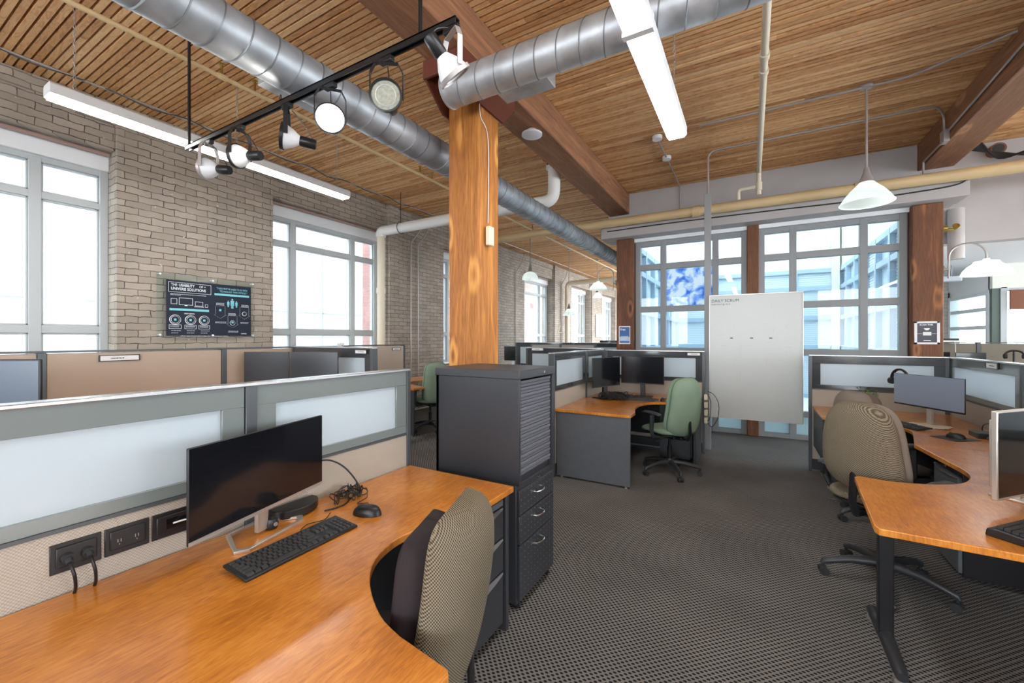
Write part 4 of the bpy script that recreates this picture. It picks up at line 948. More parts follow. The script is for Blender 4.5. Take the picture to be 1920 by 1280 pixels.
out = [(.615, 5.10), (.615, 5.865), (1.742, 5.865), (1.742, 4.115), (1.04, 4.115), (1.05, 4.16)]+arc([(1.13, 4.50), (1.165, 4.70), (1.13, 4.86), (1.02, 4.96), (.85, 5.03)])
t = thing('desk', 'wooden corner desk under the white edged monitor at the right', 'desk', (1.3, 5.0, 0)); worktop(t, out)
tleg(t, .70, 5.5, 0, .26); B(.62, .64, 5.14, 5.84, .3, .718).build('side_panel', 'charcoal', t)
t = drawers('drawer_pedestal', 'dark pedestal behind the brown chair', 1.25, 1.72, 5.2, 5.6, .03, .70, '-x', [.69, .48, .27, .05], 'lip')
# hidden-side desks behind the glass partition and by the brick wall
t = thing('desk', 'desk behind the nearest glass partition carrying three monitors', 'desk', (-4.0, 1.0, 0))
worktop(t, [(-4.365, -.6), (-4.365, 2.74), (-3.12, 2.74), (-3.12, 2.1), (-3.45, 2.0), (-3.6, 1.6), (-3.6, -.6)])
B(-4.3, -3.65, -.58, -.55, 0, .718).build('side_panel', 'charcoal', t); B(-3.15, -3.13, 2.12, 2.72, 0, .718).build('side_panel', 'charcoal', t); B(-4.36, -4.34, -.5, 2.7, .2, .718).build('back_panel', 'charcoal', t)
t = thing('desk', 'orange desk against the brick wall beyond the green chair', 'desk', (-5.6, 6.2, 0))
worktop(t, [(-5.85, 4.6), (-5.85, 7.1), (-5.35, 7.1), (-5.35, 6.6), (-5.2, 6.1), (-5.3, 5.4), (-5.3, 4.6)])
B(-5.8, -5.4, 7.05, 7.08, 0, .718).build('side_panel', 'charcoal', t); B(-5.8, -5.4, 4.65, 4.68, 0, .718).build('side_panel', 'charcoal', t)
t = thing('desk', 'narrow desk end with charcoal side panel left of the tall cabinet', 'desk', (-4.5, 4.9, 0))
worktop(t, [(-5.25, 4.78), (-4.48, 4.78), (-4.48, 5.02), (-4.9, 5.2), (-5.25, 5.35)])
B(-5.2, -4.50, 4.80, 4.825, .02, .718).build('side_panel', 'charcoal', t, bevel=.003)
for a in (-5.15, -4.55): MB().cyl((a, 4.812, 0), (a, 4.812, .02), .012, n=10).build('foot', 'silver', t)
t = thing('desk', 'far desk behind the column with a small monitor', 'desk', (-4.6, 7.9, 0))
worktop(t, [(-5.9, 7.75), (-4.35, 7.75), (-4.35, 8.5), (-5.9, 8.5)]); B(-5.8, -5.77, 7.8, 8.45, 0, .718).build('side_panel', 'charcoal', t); B(-4.45, -4.42, 7.8, 8.45, 0, .718).build('side_panel', 'charcoal', t)
t = thing('desk', 'far desk in front of the olive partition on the right', 'desk', (3.6, 8.6, 0))
worktop(t, [(2.4, 8.25), (5.6, 8.25), (5.6, 8.9), (2.4, 8.9)]); B(2.45, 2.48, 8.28, 8.88, 0, .718).build('side_panel', 'charcoal', t); B(5.5, 5.53, 8.28, 8.88, 0, .718).build('side_panel', 'charcoal', t)
tag(B(-5.5, -4.75, 7.15, 7.55, 0, 1.0).build('side_cabinet', 'cream_wood', bevel=.004), 'low tan cupboard by the brick wall behind the green chair', 'cabinet')

# ================================================================== CHAIRS (seat faces local +X)
def pillow(mb, c, w0, w1, h, th, M, curve=0, wrap=0, n=22, m=26, p=4.5, rec=0, both=True):
    """cushion standing in the local YZ plane, c = centre; w0/w1 = width low/high"""
    vs = []; fs = []
    for side in (1, -1):
        base = len(vs)
        for i in range(m+1):
            t = -math.cos(PI*i/m); W = (w0+(w1-w0)*(t+1)/2)/2*(max(0, 1-abs(t)**p))**(1/p)
            for j in range(n+1):
                s_ = -math.cos(PI*j/n); T = th/2*(max(0, (1-abs(s_)**5)*(1-abs(t)**6)))**.5
                vs.append(M @ Vector((c[0]+side*T+curve*(1-t*t)+wrap*s_*s_+rec*t*h/2, c[1]+s_*W, c[2]+t*h/2)))
        for i in range(m):
            for j in range(n):
                a = base+i*(n+1)+j; q = (a, a+1, a+n+2, a+n+1); fs.append(q if side > 0 else q[::-1])
    mb.add(vs, fs); return mb
def slab(mb, c, wx, wy, th, M, p=4, dome=.2, n=24):
    """seat cushion lying flat"""
    vs = []; fs = []
    for side in (1, -1):
        base = len(vs)
        for i in range(n+1):
            t = -math.cos(PI*i/n); W = wy/2*(max(0, 1-abs(t)**p))**(1/p)
            for j in range(n+1):
                s_ = -math.cos(PI*j/n); T = th/2*(max(0, (1-abs(s_)**6)*(1-abs(t)**6)))**.4
                drop = -.035*max(0, t-.4)**2/.36
                vs.append(M @ Vector((c[0]+t*wx/2, c[1]+s_*W, c[2]+side*T+drop)))
        for i in range(n):
            for j in range(n):
                a = base+i*(n+1)+j; q = (a, a+1, a+n+2, a+n+1); fs.append(q if side < 0 else q[::-1])
    mb.add(vs, fs); return mb
I4 = Matrix()
def chair(label, loc, rz, seat_z, back, mats, base_rot=0, arms=True, arm_z=.68, th=.10, shell_th=.05, rec=-.12, group='office swivel chairs', bx=-.22, pdx=.03, W=(.43, .37), pp=4.5):
    t = thing('office_chair', label, 'chair', (0, 0, 0), group=group); mb_ = mats
    for k in range(5):
        a = base_rot+k*2*PI/5; u = Vector((math.cos(a), math.sin(a), 0))
        leg = MB().tube([u*.02+Vector((0, 0, .125)), u*.08+Vector((0, 0, .128)), u*.17+Vector((0, 0, .122)), u*.26+Vector((0, 0, .10)), u*.315+Vector((0, 0, .082)), u*.325+Vector((0, 0, .066))], [.03, .028, .024, .021, .019, .012], 12).build('base_leg', 'chair_plastic', t)
        c = u*.315+Vector((0, 0, .026)); v = Vector((-u.y, u.x, 0))
        m2 = MB()
        for s_ in (-1, 1): m2.cyl(c+v*s_*.010, c+v*s_*.028, .026, n=20)
        m2.cyl(c+Vector((0, 0, .0)), c+Vector((0, 0, .045)), .009, n=10); m2.mm(-.02, .02, -.008, .008, -.005, .02, Matrix.Translation(c) @ Matrix.Rotation(a, 4, 'Z'))
        m2.build('caster', 'chair_plastic', leg)
    MB().lathe([(0, .09), (.045, .09), (.05, .12), (.04, .15), (.032, .17), (0, .17)], n=24).build('hub', 'chair_plastic', t)
    MB().cyl((0, 0, .15), (0, 0, .30), .026).cyl((0, 0, .30), (0, 0, seat_z-.10), .014).build('gas_column', 'black_metal', t)
    mm_ = MB().mm(-.14, .10, -.07, .07, seat_z-.115, seat_z-.07).mm(-.20, -.1, -.03, .03, seat_z-.11, seat_z-.08); mc = mm_.build('tilt_mechanism', 'black_plastic', t, bevel=.01)
    for s_, x in ((1, .04), (1, -.06)):
        MB().tube([(x, .05*s_, seat_z-.10), (x-.01, .17*s_, seat_z-.11), (x-.02, .22*s_, seat_z-.115)], [.004, .004, .004], 6).tube([(x-.018, .20*s_, seat_z-.114), (x-.025, .25*s_, seat_z-.118), (x-.028, .275*s_, seat_z-.12)], [.006, .014, .008], 8, flat=.4).build('lever', 'chair_plastic', mc)
    slab(MB(), (.02, 0, seat_z-.055), .45, .46, .03, I4).build('seat_shell', 'black_plastic', t, ang=1.2)
    slab(MB(), (.02, 0, seat_z-.015), .48, .49, .075, I4).build('seat', mats['seat'], t, ang=1.4)
    z0, z1 = back; h = z1-z0; cz = (z0+z1)/2
    MB().tube([(-.16, 0, seat_z-.095), (-.27, 0, seat_z-.09), (-.305, 0, seat_z-.02), (bx-.075-rec*0, 0, cz-.08)], [.022, .024, .022, .018], 10, flat=.5).build('back_bar', 'black_plastic', t)
    sh = pillow(MB(), (bx-.03, 0, cz), W[0], W[1], h, shell_th*2, I4, curve=-.03, wrap=.045, rec=rec, p=pp).build('backrest_shell', mats['shell'], t, ang=1.6)
    pillow(MB(), (bx+pdx, 0, cz-h*(1-mats.get('kh', .985))/2), (W[0]+.005)*mats.get('k', 1), (W[1]+.005)*mats.get('k', 1), h*mats.get('kh', .985), th, I4, curve=-.03, wrap=.045, rec=rec, p=pp).build('backrest', mats['pad'], t, ang=1.6)
    if mats.get('piping'):
        pts = []
        for q in range(65):
            a = 2*PI*q/64; tt = math.sin(a); ss = math.cos(a); pw = pp
            k = (abs(tt)**pw+abs(ss)**pw)**(-1/pw); tt *= k; ss *= k
            Wq = (W[0]+(W[1]-W[0])*(tt+1)/2)/2
            pts.append((bx-.012-.03*(1-tt*tt)+.045*ss*ss+rec*tt*h/2, ss*Wq*.995, cz+tt*h/2*.995))
        MB().tube(pts, .007, 6).build('piping', mats['piping'], sh)
    if arms:
        for s_ in (-1, 1):
            am = MB().tube([(-.02, .15*s_, seat_z-.085), (-.02, .25*s_, seat_z-.08), (-.02, .272*s_, seat_z-.02), (-.03, .272*s_, arm_z-.02)], [.018, .018, .018, .022], 10, flat=1.4).build('arm_post', 'chair_plastic', t)
            MB().tube([(-.16, .275*s_, arm_z-.012), (-.13, .275*s_, arm_z), (-.03, .275*s_, arm_z+.004), (.08, .27*s_, arm_z), (.13, .262*s_, arm_z-.012)], [.022, .036, .042, .038, .022], 12, flat=.42).build('armrest', 'chair_plastic', am, ang=1.3)
    t.location = loc; t.rotation_euler = (0, 0, rz); return t
G_ = dict(seat='fabric_green', shell='fabric_green', pad='fabric_green', piping='fabric_green_dark')
chair('green swivel chair turned to the twin monitor desk', (-.80, 4.98, 0), math.atan2(.62, -.78), .52, (.46, 1.10), G_, base_rot=.25, arm_z=.70, W=(.46, .36), pp=3.6)
chair('green swivel chair in the distance left of the tall cabinet', (-4.62, 5.32, 0), math.atan2(.45, -.9), .52, (.47, 1.13), G_, base_rot=.6, arm_z=.70)
chair('checked beige office chair with dark front pad at the foreground desk', (-1.05, .97, 0), math.atan2(-.33, -.945), .47, (.40, 1.02), dict(seat='fabric_dark', shell='woven', pad='fabric_dark', k=.80, kh=.88), arms=False, pdx=.075, th=.13, shell_th=.07, rec=-.17, base_rot=.3, W=(.43, .38), pp=5)
chair('checked beige office chair behind the T leg desk at the lower right', (.72, 3.40, 0), math.atan2(.77, .64), .56, (.60, 1.145), dict(seat='woven', shell='woven', pad='fabric_taupe'), base_rot=-1.349, arm_z=.70, rec=-.10, W=(.47, .36), pp=3.2)
chair('brown grey office chair behind the checked beige chair', (.95, 4.52, 0), math.atan2(.53, .85), .50, (.56, 1.09), dict(seat='fabric_brown', shell='fabric_taupe', pad='fabric_brown'), base_rot=.5, arm_z=.70, th=.13, rec=-.14, W=(.44, .36), pp=3.4)
chair('light topped office chair just showing over the nearest glass partition', (-3.15, 1.75, 0), math.atan2(.45, -.9), .52, (.60, 1.22), dict(seat='fabric_taupe', shell='fabric_taupe', pad='fabric_taupe'), base_rot=.5, arms=False)

# ================================================================== SCREENS
def monitor(label, L_, R_, z0, z1, face, bezel='black_plastic', screen='screen_black', foot='black_plastic', desk_z=.75, chin=.012, bz=.008, stand='flat', th=.03, name='monitor', bw=.12):
    """L_, R_ = floor points under the left and right edge seen from the front"""
    a = Vector((*L_, 0)); b_ = Vector((*R_, 0)); u = (b_-a).normalized(); n = Vector((u.y, -u.x, 0))   # front normal
    w_ = (b_-a).length; c = (a+b_)/2; zc = (z0+z1)/2
    M = Matrix(((u.x, -n.x, 0, a.x), (u.y, -n.y, 0, a.y), (0, 0, 1, 0), (0, 0, 0, 1)))          # local: X along, Y = away from the viewer
    t = thing(name, label, 'monitor', (c.x, c.y, desk_z))
    MB().mm(0, w_, 0, th*.5, z0, z1, M).mm(w_*.12, w_*.88, th*.5, th*1.3, z0+.04, z1-.05, M).build('housing', bezel, t, bevel=.004)
    MB().mm(bz, w_-bz, -.0012, .002, z0+chin, z1-bz, M).build('screen', screen, t)
    if chin > .014: MB().mm(0.001, w_-.001, -.002, .001, z0+.001, z0+chin-.002, M).build('chin', foot, t)
    if stand == 'flat':
        MB().mm(w_/2-bw*.25, w_/2+bw*.25, th*.9, th*.9+.03, desk_z+.01, zc, M).build('stand', foot, t, bevel=.004)
        MB().mm(w_/2-bw, w_/2+bw, -.05, .14, desk_z, desk_z+.012, M).build('base', foot, t, bevel=.004)
    elif stand == 'open':
        MB().mm(w_/2-.025, w_/2+.025, th*.9, th*.9+.02, desk_z+.01, zc, M).build('stand', foot, t, bevel=.004)
        pts = [(w_/2-.13, -.055), (w_/2+.13, -.055), (w_/2+.165, -.02), (w_/2+.07, .13), (w_/2-.07, .13), (w_/2-.165, -.02)]
        pi = [(w_/2+(x-w_/2)*.86, .035+(y-.035)*.84) for x, y in pts]; k = len(pts)
        vs = [M @ Vector((x, y, z)) for z in (desk_z, desk_z+.012) for x, y in pts] + [M @ Vector((x, y, z)) for z in (desk_z, desk_z+.012) for x, y in pi]
        fs = []
        for i in range(k):
            j = (i+1) % k; fs += [(i, j, k+j, k+i), (2*k+i, 3*k+i, 3*k+j, 2*k+j), (k+i, k+j, 3*k+j, 3*k+i), (i, 2*k+i, 2*k+j, j)]
        MB().add(vs, fs).build('base', foot, t, bevel=.002)
    return t
monitor('black monitor with silver lower edge on the foreground desk', (-1.59, .65), (-1.745, 1.25), .845, 1.168, 0, screen='screen_black', bezel='black_plastic', foot='silver', chin=.016, bz=.003, stand='open', th=.022)
monitor('left screen of the twin black monitors', (-1.71, 5.0), (-1.515, 5.53), .90, 1.275, 0, bz=.006)
monitor('right screen of the twin black monitors', (-1.51, 5.57), (-.965, 5.59), .925, 1.285, 0, bz=.006)
monitor('white edged monitor with slate blue screen at the right', (1.19, 5.29), (1.50, 4.74), .905, 1.195, 0, screen='screen_grey', bezel='black_plastic', foot='silver', chin=.014, bz=.003, stand='flat', th=.02, bw=.08)
monitor('silver framed monitor cut by the right edge of the picture', (.955, 2.69), (1.335, 3.10), .80, 1.20, 0, bezel='silver', bz=.008, chin=.012, foot='silver', th=.045, bw=.035)
monitor('blue grey monitor at the far left edge above the glass partition', (-4.10, .40), (-3.60, .735), 1.04, 1.405, 0, screen='screen_slate', bz=.010)
monitor('left one of two dark monitors behind the glass partition', (-4.24, 2.19), (-3.83, 2.385), 1.08, 1.395, 0, screen='screen_dark', bz=.006, bezel='charcoal')
monitor('right one of two dark monitors behind the glass partition', (-3.82, 2.39), (-3.385, 2.59), 1.08, 1.395, 0, screen='screen_dark', bz=.006, bezel='charcoal')
monitor('small black monitor just right of the golden column', (-4.80, 8.0), (-4.42, 8.12), 1.02, 1.34, 0, foot='silver_light', th=.04)
monitor('wide black monitor against the olive partition', (2.60, 8.53), (2.93, 8.56), 1.0, 1.315, 0)
monitor('narrow black monitor against the olive partition beside the column', (2.42, 8.60), (2.57, 8.60), 1.0, 1.32, 0)

# ================================================================== KEYBOARDS, MICE, SMALL THINGS
def keyboard(label, c, rz, w_=.445, d=.135, z=.75):
    t = thing('keyboard', label, 'keyboard', (0, 0, 0))
    sl = .016/d
    MB().prism([(-w_/2, -d/2), (w_/2, -d/2), (w_/2, d/2), (-w_/2, d/2)], 0, .010, Matrix(((1, 0, 0, 0), (0, 1, 0, 0), (0, .10, 1, .007), (0, 0, 0, 1)))).build('body', 'black_plastic', t, bevel=.003)
    mb = MB(); K = Matrix(((1, 0, 0, 0), (0, 1, 0, 0), (0, .10, 1, .017), (0, 0, 0, 1)))
    def key(x0, x1, y0, y1):
        e = .0022; mb.add([(x0, y0, 0), (x1, y0, 0), (x1, y1, 0), (x0, y1, 0), (x0+e, y0+e, .006), (x1-e, y0+e, .006), (x1-e, y1-e, .006), (x0+e, y1-e, .006)], [(4, 5, 6, 7), (0, 1, 5, 4), (1, 2, 6, 5), (2, 3, 7, 6), (3, 0, 4, 7)], K)
    u = .0188; x = -w_/2+.012; rows = [[1]*13+[2], [1.5]+[1]*12+[1.5], [1.75]+[1]*11+[2.25], [2.25]+[1]*10+[2.75], [1.25, 1.25, 1.25, 6.25, 1.25, 1.25, 1.25, 1.25]]
    for i, rw in enumerate(rows):
        xx = x; y1 = d/2-.032-i*.0188
        for k in rw: key(xx+.001, xx+k*u-.001, y1-.0172, y1); xx += k*u
    for k in range(16): key(x+k*u*.94+.001+(k//4)*.004, x+(k+1)*u*.94-.001+(k//4)*.004, d/2-.026, d/2-.012)
    xn = x+15.4*u
    for i in range(2):
        for k in range(3): key(xn+k*u+.001, xn+(k+1)*u-.001, d/2-.032-i*.0188-.0172, d/2-.032-i*.0188)
    key(xn+u+.001, xn+2*u-.001, d/2-.032-3*.0188-.0172, d/2-.032-3*.0188)
    for k in range(3): key(xn+k*u+.001, xn+(k+1)*u-.001, d/2-.032-4*.0188-.0172, d/2-.032-4*.0188)
    xp = xn+3.4*u
    for i in range(5):
        for k in range(4): key(xp+k*u*.95+.001, xp+(k+1)*u*.95-.001, d/2-.032-i*.0188-.0172, d/2-.032-i*.0188)
    mb.build('keys', 'black_key', t, smooth=False)
    t.location = (c[0], c[1], z); t.rotation_euler = (0, 0, rz); return t
def mouse(label, c, rz, z=.75, mat='black_plastic'):
    t = thing('computer_mouse', label, 'mouse', (0, 0, 0)); vs = []; n, m = 24, 10
    mb = MB()
    for i in range(m+1):
        e = i/m*PI/2
        for j in range(n):
            a = 2*PI*j/n; r_ = math.cos(e)**.6
            vs.append((.057*math.cos(a)*r_+.004*(i/m), .031*math.sin(a)*r_*(1-.12*math.cos(a)), .036*math.sin(e)*(1-.12*math.cos(a)*r_)))
    mb.add(vs, [(i*n+j, i*n+(j+1) % n, (i+1)*n+(j+1) % n, (i+1)*n+j) for i in range(m) for j in range(n)] + [tuple(range(n))[::-1]])
    mb.build('body', mat, t, ang=1.2); MB().cyl((.028, -.003, .028), (.028, .003, .028), .011, n=16).build('scroll_wheel', 'charcoal', t)
    t.location = (c[0], c[1], z); t.rotation_euler = (0, 0, rz); return t
def cable(pts, label, r=.0028, name='cable', mat='black_plastic'):
    return tag(MB().tube(smooth_curve(pts, 7), r, 6).build(name, mat, ang=1.5), label, 'cable')
def tangle(label, c, rx, ry, rz_, n, r=.003, seed=1, mat='black_plastic'):
    rnd = random.Random(seed); mb = MB()
    for k in range(n):
        pts = []; ph = rnd.random()*6.28; q = rnd.uniform(.5, 1); tx = rnd.uniform(-.4, .4)*rx; ty = rnd.uniform(-.4, .4)*ry; f1 = rnd.choice((1, 2, 1.5))
        for i in range(22):
            a = ph+i*.35
            pts.append((c[0]+tx+rx*q*math.cos(a*f1)*rnd.uniform(.8, 1.1), c[1]+ty+ry*q*math.sin(a)*rnd.uniform(.8, 1.1), c[2]+r+abs(rz_*math.sin(a*1.3+ph))*rnd.uniform(.4, 1)))
        mb.tube(smooth_curve(pts, 4), r, 5)
    return tag(mb.build('cable_bundle', mat, ang=1.5), label, 'cables')
keyboard('black full size keyboard on the foreground desk', (-1.465, .945), PI/2+.03)
mouse('black wired mouse on the foreground desk', (-1.47, 1.275), PI*1.12).scale = (1.15, 1.15, 1.15)
t = thing('docking_station', 'half round black dock on the foreground desk behind the monitor', 'dock', (-1.765, 1.12, .75))
MB().prism(arc([(-1.80, 1.03), (-1.755, 1.03), (-1.71, 1.07), (-1.695, 1.13), (-1.71, 1.19), (-1.755, 1.235), (-1.80, 1.235)], 5), .754, .79).build('body', 'black_plastic', t, bevel=.004)
MB().mm(-1.79, -1.73, 1.05, 1.21, .75, .755).build('foot', 'charcoal', t)
t = thing('webcam', 'round black webcam lying under the monitor edge', 'webcam', (-1.70, 1.0, .75))
MB().lathe([(0, 0), (.022, .004), (.027, .022), (.02, .042), (0, .048)], (-1.70, .985, .75), 20).build('body', 'black_plastic', t); MB().cyl((-1.672, .985, .775), (-1.668, .985, .775), .008).build('lens', 'conduit', t)
tangle('tangle of thin black cables beside the dock on the foreground desk', (-1.70, 1.36, .75), .07, .09, .05, 7, .0024, 3)
cable([(-1.765, 1.20, .95), (-1.765, 1.30, .94), (-1.74, 1.38, .88), (-1.69, 1.42, .78), (-1.68, 1.36, .755), (-1.64, 1.28, .754), (-1.66, 1.2, .754)], 'thicker black cable arching from the monitor to the desk', .004)
cable([(-1.51, 1.30, .765), (-1.56, 1.36, .754), (-1.60, 1.33, .754), (-1.62, 1.40, .754), (-1.66, 1.44, .754)], 'black mouse cable on the foreground desk', .0018)
cable([(-1.535, 1.02, .765), (-1.575, 1.03, .754), (-1.60, 1.08, .754), (-1.58, 1.14, .754), (-1.62, 1.2, .754)], 'black keyboard cable on the foreground desk', .0018)
# power outlets in the partition
xo = PX+.028
for i, (ya, yb, lab) in enumerate([(.39, .505, 'black outlet block with two plugged cables in the beige panel'), (.512, .628, 'black double outlet block in the middle of the beige panel'), (.635, .79, 'black data outlet block half hidden by the foreground monitor')]):
    t = thing('power_outlet', lab, 'outlet', (xo, (ya+yb)/2, .81)); g_ = 'outlet blocks in the nearest partition'; t['group'] = g_
    B(xo-.002, xo+.004, ya, yb, .815, .905).build('plate', 'black_plastic', t, bevel=.002)
    B(xo+.004, xo+.010, ya+.012, yb-.012, .832, .893).build('cover', 'black_plastic', t, bevel=.003)
    if i < 2:
        for k in (0, 1):
            yy = ya+.035+k*.045
            if i == 1:
                s_ = MB().mm(xo+.0095, xo+.0106, yy-.005, yy-.003, .855, .865).mm(xo+.0095, xo+.0106, yy+.003, yy+.005, .855, .865).mm(xo+.0095, xo+.0106, yy-.001, yy+.001, .846, .850); s_.build('socket', 'conduit', t, smooth=False)
            else:
                p = thing('power_plug', 'black plug in the outlet block, ' + ('nearer the camera' if k == 0 else 'nearer the monitor'), 'plug', (xo+.01, yy, .855))
                MB().cyl((xo+.0105, yy, .86), (xo+.026, yy, .858), .015, n=16).cyl((xo+.026, yy, .858), (xo+.042, yy, .85), .009).build('body', 'chair_plastic', p)
                MB().tube(smooth_curve([(xo+.040, yy, .851), (xo+.055, yy, .84), (xo+.060, yy+.005, .81), (xo+.045, yy+.01, .770), (xo+.02, yy+.012, .742)]), .0045, 8).build('cord', 'black_plastic', p)
    else:
        MB().mm(xo+.0101, xo+.0108, ya+.04, ya+.115, .845, .88).build('recess', 'screen_black', t, smooth=False); MB().tube(smooth_curve([(xo+.010, ya+.06, .86), (xo+.035, ya+.09, .868), (xo+.05, ya+.13, .86), (xo+.07, ya+.17, .84)]), .003, 6).build('cord', 'cable_white', t)

# twin monitor desk
tangle('pile of black cables under the left twin monitor', (-1.50, 5.22, .75), .15, .10, .09, 20, .0045, 5)
keyboard('black keyboard on the twin monitor desk', (-1.22, 5.31), .08, .40)
mouse('small black mouse right of the keyboard on the twin monitor desk', (-.94, 5.37), 1.8)
t = thing('docking_station', 'flat dark dock box under the right twin monitor', 'dock', (-1.42, 5.62, .75)); B(-1.50, -1.32, 5.36, 5.48, .75, .785).build('body', 'black_plastic', t, bevel=.004); B(-1.49, -1.33, 5.37, 5.47, .785, .80).build('top_plate', 'charcoal', t, bevel=.003)
cable([(-1.0, 5.62, .754), (-.9, 5.55, .754), (-.78, 5.6, .754), (-.7, 5.75, .754)], 'black cable lying on the twin monitor desk', .004)
t = thing('power_supply', 'cream multi socket box with hanging cables on the partition end', 'box', (-.50, 6.1, .4))
mb = MB()
for k in range(4): mb.mm(-.528, -.49, 5.93, 6.0, .42+k*.1, .49+k*.1)
mb.build('socket_box', 'cream_box', t, bevel=.004)
MB().tube(smooth_curve([(-.49, 5.97, .83), (-.42, 5.95, .80), (-.36, 5.95, .68), (-.37, 5.95, .5), (-.44, 5.96, .38), (-.49, 5.97, .42)]), .004, 6).tube(smooth_curve([(-.49, 5.94, .8), (-.45, 5.93, .7), (-.46, 5.93, .5), (-.49, 5.94, .45)]), .004, 6).build('cord', 'black_plastic', t)

# right desks
keyboard('black keyboard in front of the white edged monitor', (1.16, 4.93), -1.05-.02, .43)
tag(MB().prism([(-.11, -.09), (.11, -.09), (.11, .09), (-.11, .09)], .75, .753, Matrix.Translation((1.37, 4.50, 0)) @ Matrix.Rotation(.6, 4, 'Z')).build('mouse_pad', 'charcoal'), 'thin dark mouse pad on the right corner desk', 'mouse pad')
mouse('black mouse on the thin pad at the right', (1.38, 4.52), 2.6, .753)
t = thing('docking_station', 'small black dock box behind the mouse at the right', 'dock', (1.60, 4.62, .75)); B(1.52, 1.68, 4.58, 4.74, .75, .79).build('body', 'black_plastic', t, bevel=.004); B(1.53, 1.67, 4.59, 4.73, .79, .792).build('top_plate', 'charcoal', t)
tangle('loose black cables right of the small dock', (1.64, 4.44, .75), .08, .12, .03, 5, .0025, 8)
cable([(1.60, 4.74, .76), (1.60, 4.72, .84), (1.64, 4.6, .87), (1.67, 4.5, .85), (1.68, 4.42, .78)], 'black cable arching beside the partition at the right', .003)
t = thing('paper_stack', 'untidy stack of papers under the white edged monitor', 'papers', (1.30, 5.0, .75))
for k in range(5):
    MB().mm(-.13, .13, -.07, .07, .75+k*.003, .752+k*.003, Matrix.Translation((1.31+.012*k, 5.02-.01*k, 0)) @ Matrix.Rotation(-1.0+.12*k, 4, 'Z')).build('sheet', 'paper' if k % 2 else 'paper_tan', t, smooth=False)
t = thing('small_clock', 'small white round gadget beside the keyboard at the right', 'gadget', (1.05, 5.24, .75))
MB().lathe([(0, 0), (.03, 0), (.033, .01), (.033, .045), (.026, .058), (0, .06)], (1.04, 5.22, .75), 24).build('body', 'white_trim', t); MB().lathe([(0, .0605), (.02, .0605), (.02, .062), (0, .062)], (1.04, 5.22, .75), 20).build('top_disc', 'ink_pale', t)
# potted plant
t = thing('potted_plant', 'small green plant in a clear glass on the right corner desk', 'plant', (1.0, 5.62, .75))
MB().lathe([(0, 0), (.045, 0), (.05, .004), (.060, .15), (.057, .15), (.047, .008), (0, .006)], (1.09, 5.74, .75), 24).build('glass_jar', 'pane_soft', t)
mb = MB(); rnd = random.Random(4)
for k in range(26):
    a = rnd.random()*6.28; e = rnd.uniform(.2, 1.0); l = rnd.uniform(.05, .10); u = Vector((math.cos(a)*math.cos(e), math.sin(a)*math.cos(e), math.sin(e))); v = Vector((-math.sin(a), math.cos(a), 0)); b0 = Vector((1.09, 5.74, .90))
    st = b0+u*l*.6; tip = b0+u*l*1.25+Vector((0, 0, -.012)); md = b0+u*l
    mb.add([st, md+v*.016+Vector((0, 0, .004)), tip, md-v*.016+Vector((0, 0, .004)), md+Vector((0, 0, -.003))], [(0, 1, 4), (1, 2, 4), (2, 3, 4), (3, 0, 4)]); mb.cyl(b0-Vector((0, 0, .05)), st, .0018, n=5)
mb.build('leaves', 'leaf', t)
MB().lathe([(0, .01), (.045, .012), (.052, .07), (0, .075)], (1.09, 5.74, .75), 20).build('soil', 'green_post', t)
# headset hanging behind the white edged monitor
t = thing('headset', 'black headset hooked over the corner of the white edged monitor', 'headset', (1.24, 5.36, .95))
u = Vector((.5, -.87, 0)).normalized(); c = Vector((1.245, 5.34, 1.13))
MB().tube([c+u*.085*math.cos(a)+Vector((0, 0, .095*math.sin(a))) for a in [PI*k/14 for k in range(-1, 16)]], [.010]*17, 8, flat=1.6).build('headband', 'black_plastic', t)
for s_ in (-1, 1):
    cc = c+u*.088*s_+Vector((0, 0, -.02)); MB().cyl(cc-u*.012, cc+u*.012, .032, n=20).build('ear_cup', 'black_plastic', t)
# things at the far right
t = thing('desk_phone', 'coiled black cable lying on the monitor at the far right', 'phone', (1.7, 2.9, .75))
bpy.data.objects.remove(t)
t = thing('keyboard', 'black keyboard with raised keys cut by the right picture edge', 'keyboard', (1.0, 2.42, .75)); M = Matrix.Translation((1.02, 2.46, .75)) @ Matrix.Rotation(.83, 4, 'Z')
mb = MB(); prof = [(-.10, .0), (-.105, .012), (-.085, .026), (-.04, .030), (.06, .036), (.09, .030), (.095, 0)]
mb.prism(prof, -.22, .22, M @ Matrix(((0, 0, 1, 0), (1, 0, 0, 0), (0, 1, 0, 0), (0, 0, 0, 1)))); mb.build('body', 'black_plastic', t, bevel=.006)
mb = MB()
for i in range(5):
    for k in range(18): mb.mm(-.205+k*.0225, -.187+k*.0225, -.035+i*.021, -.017+i*.021, .030+i*.0015, .040+i*.0015, M)
mb.build('keys', 'black_key', t, smooth=False)
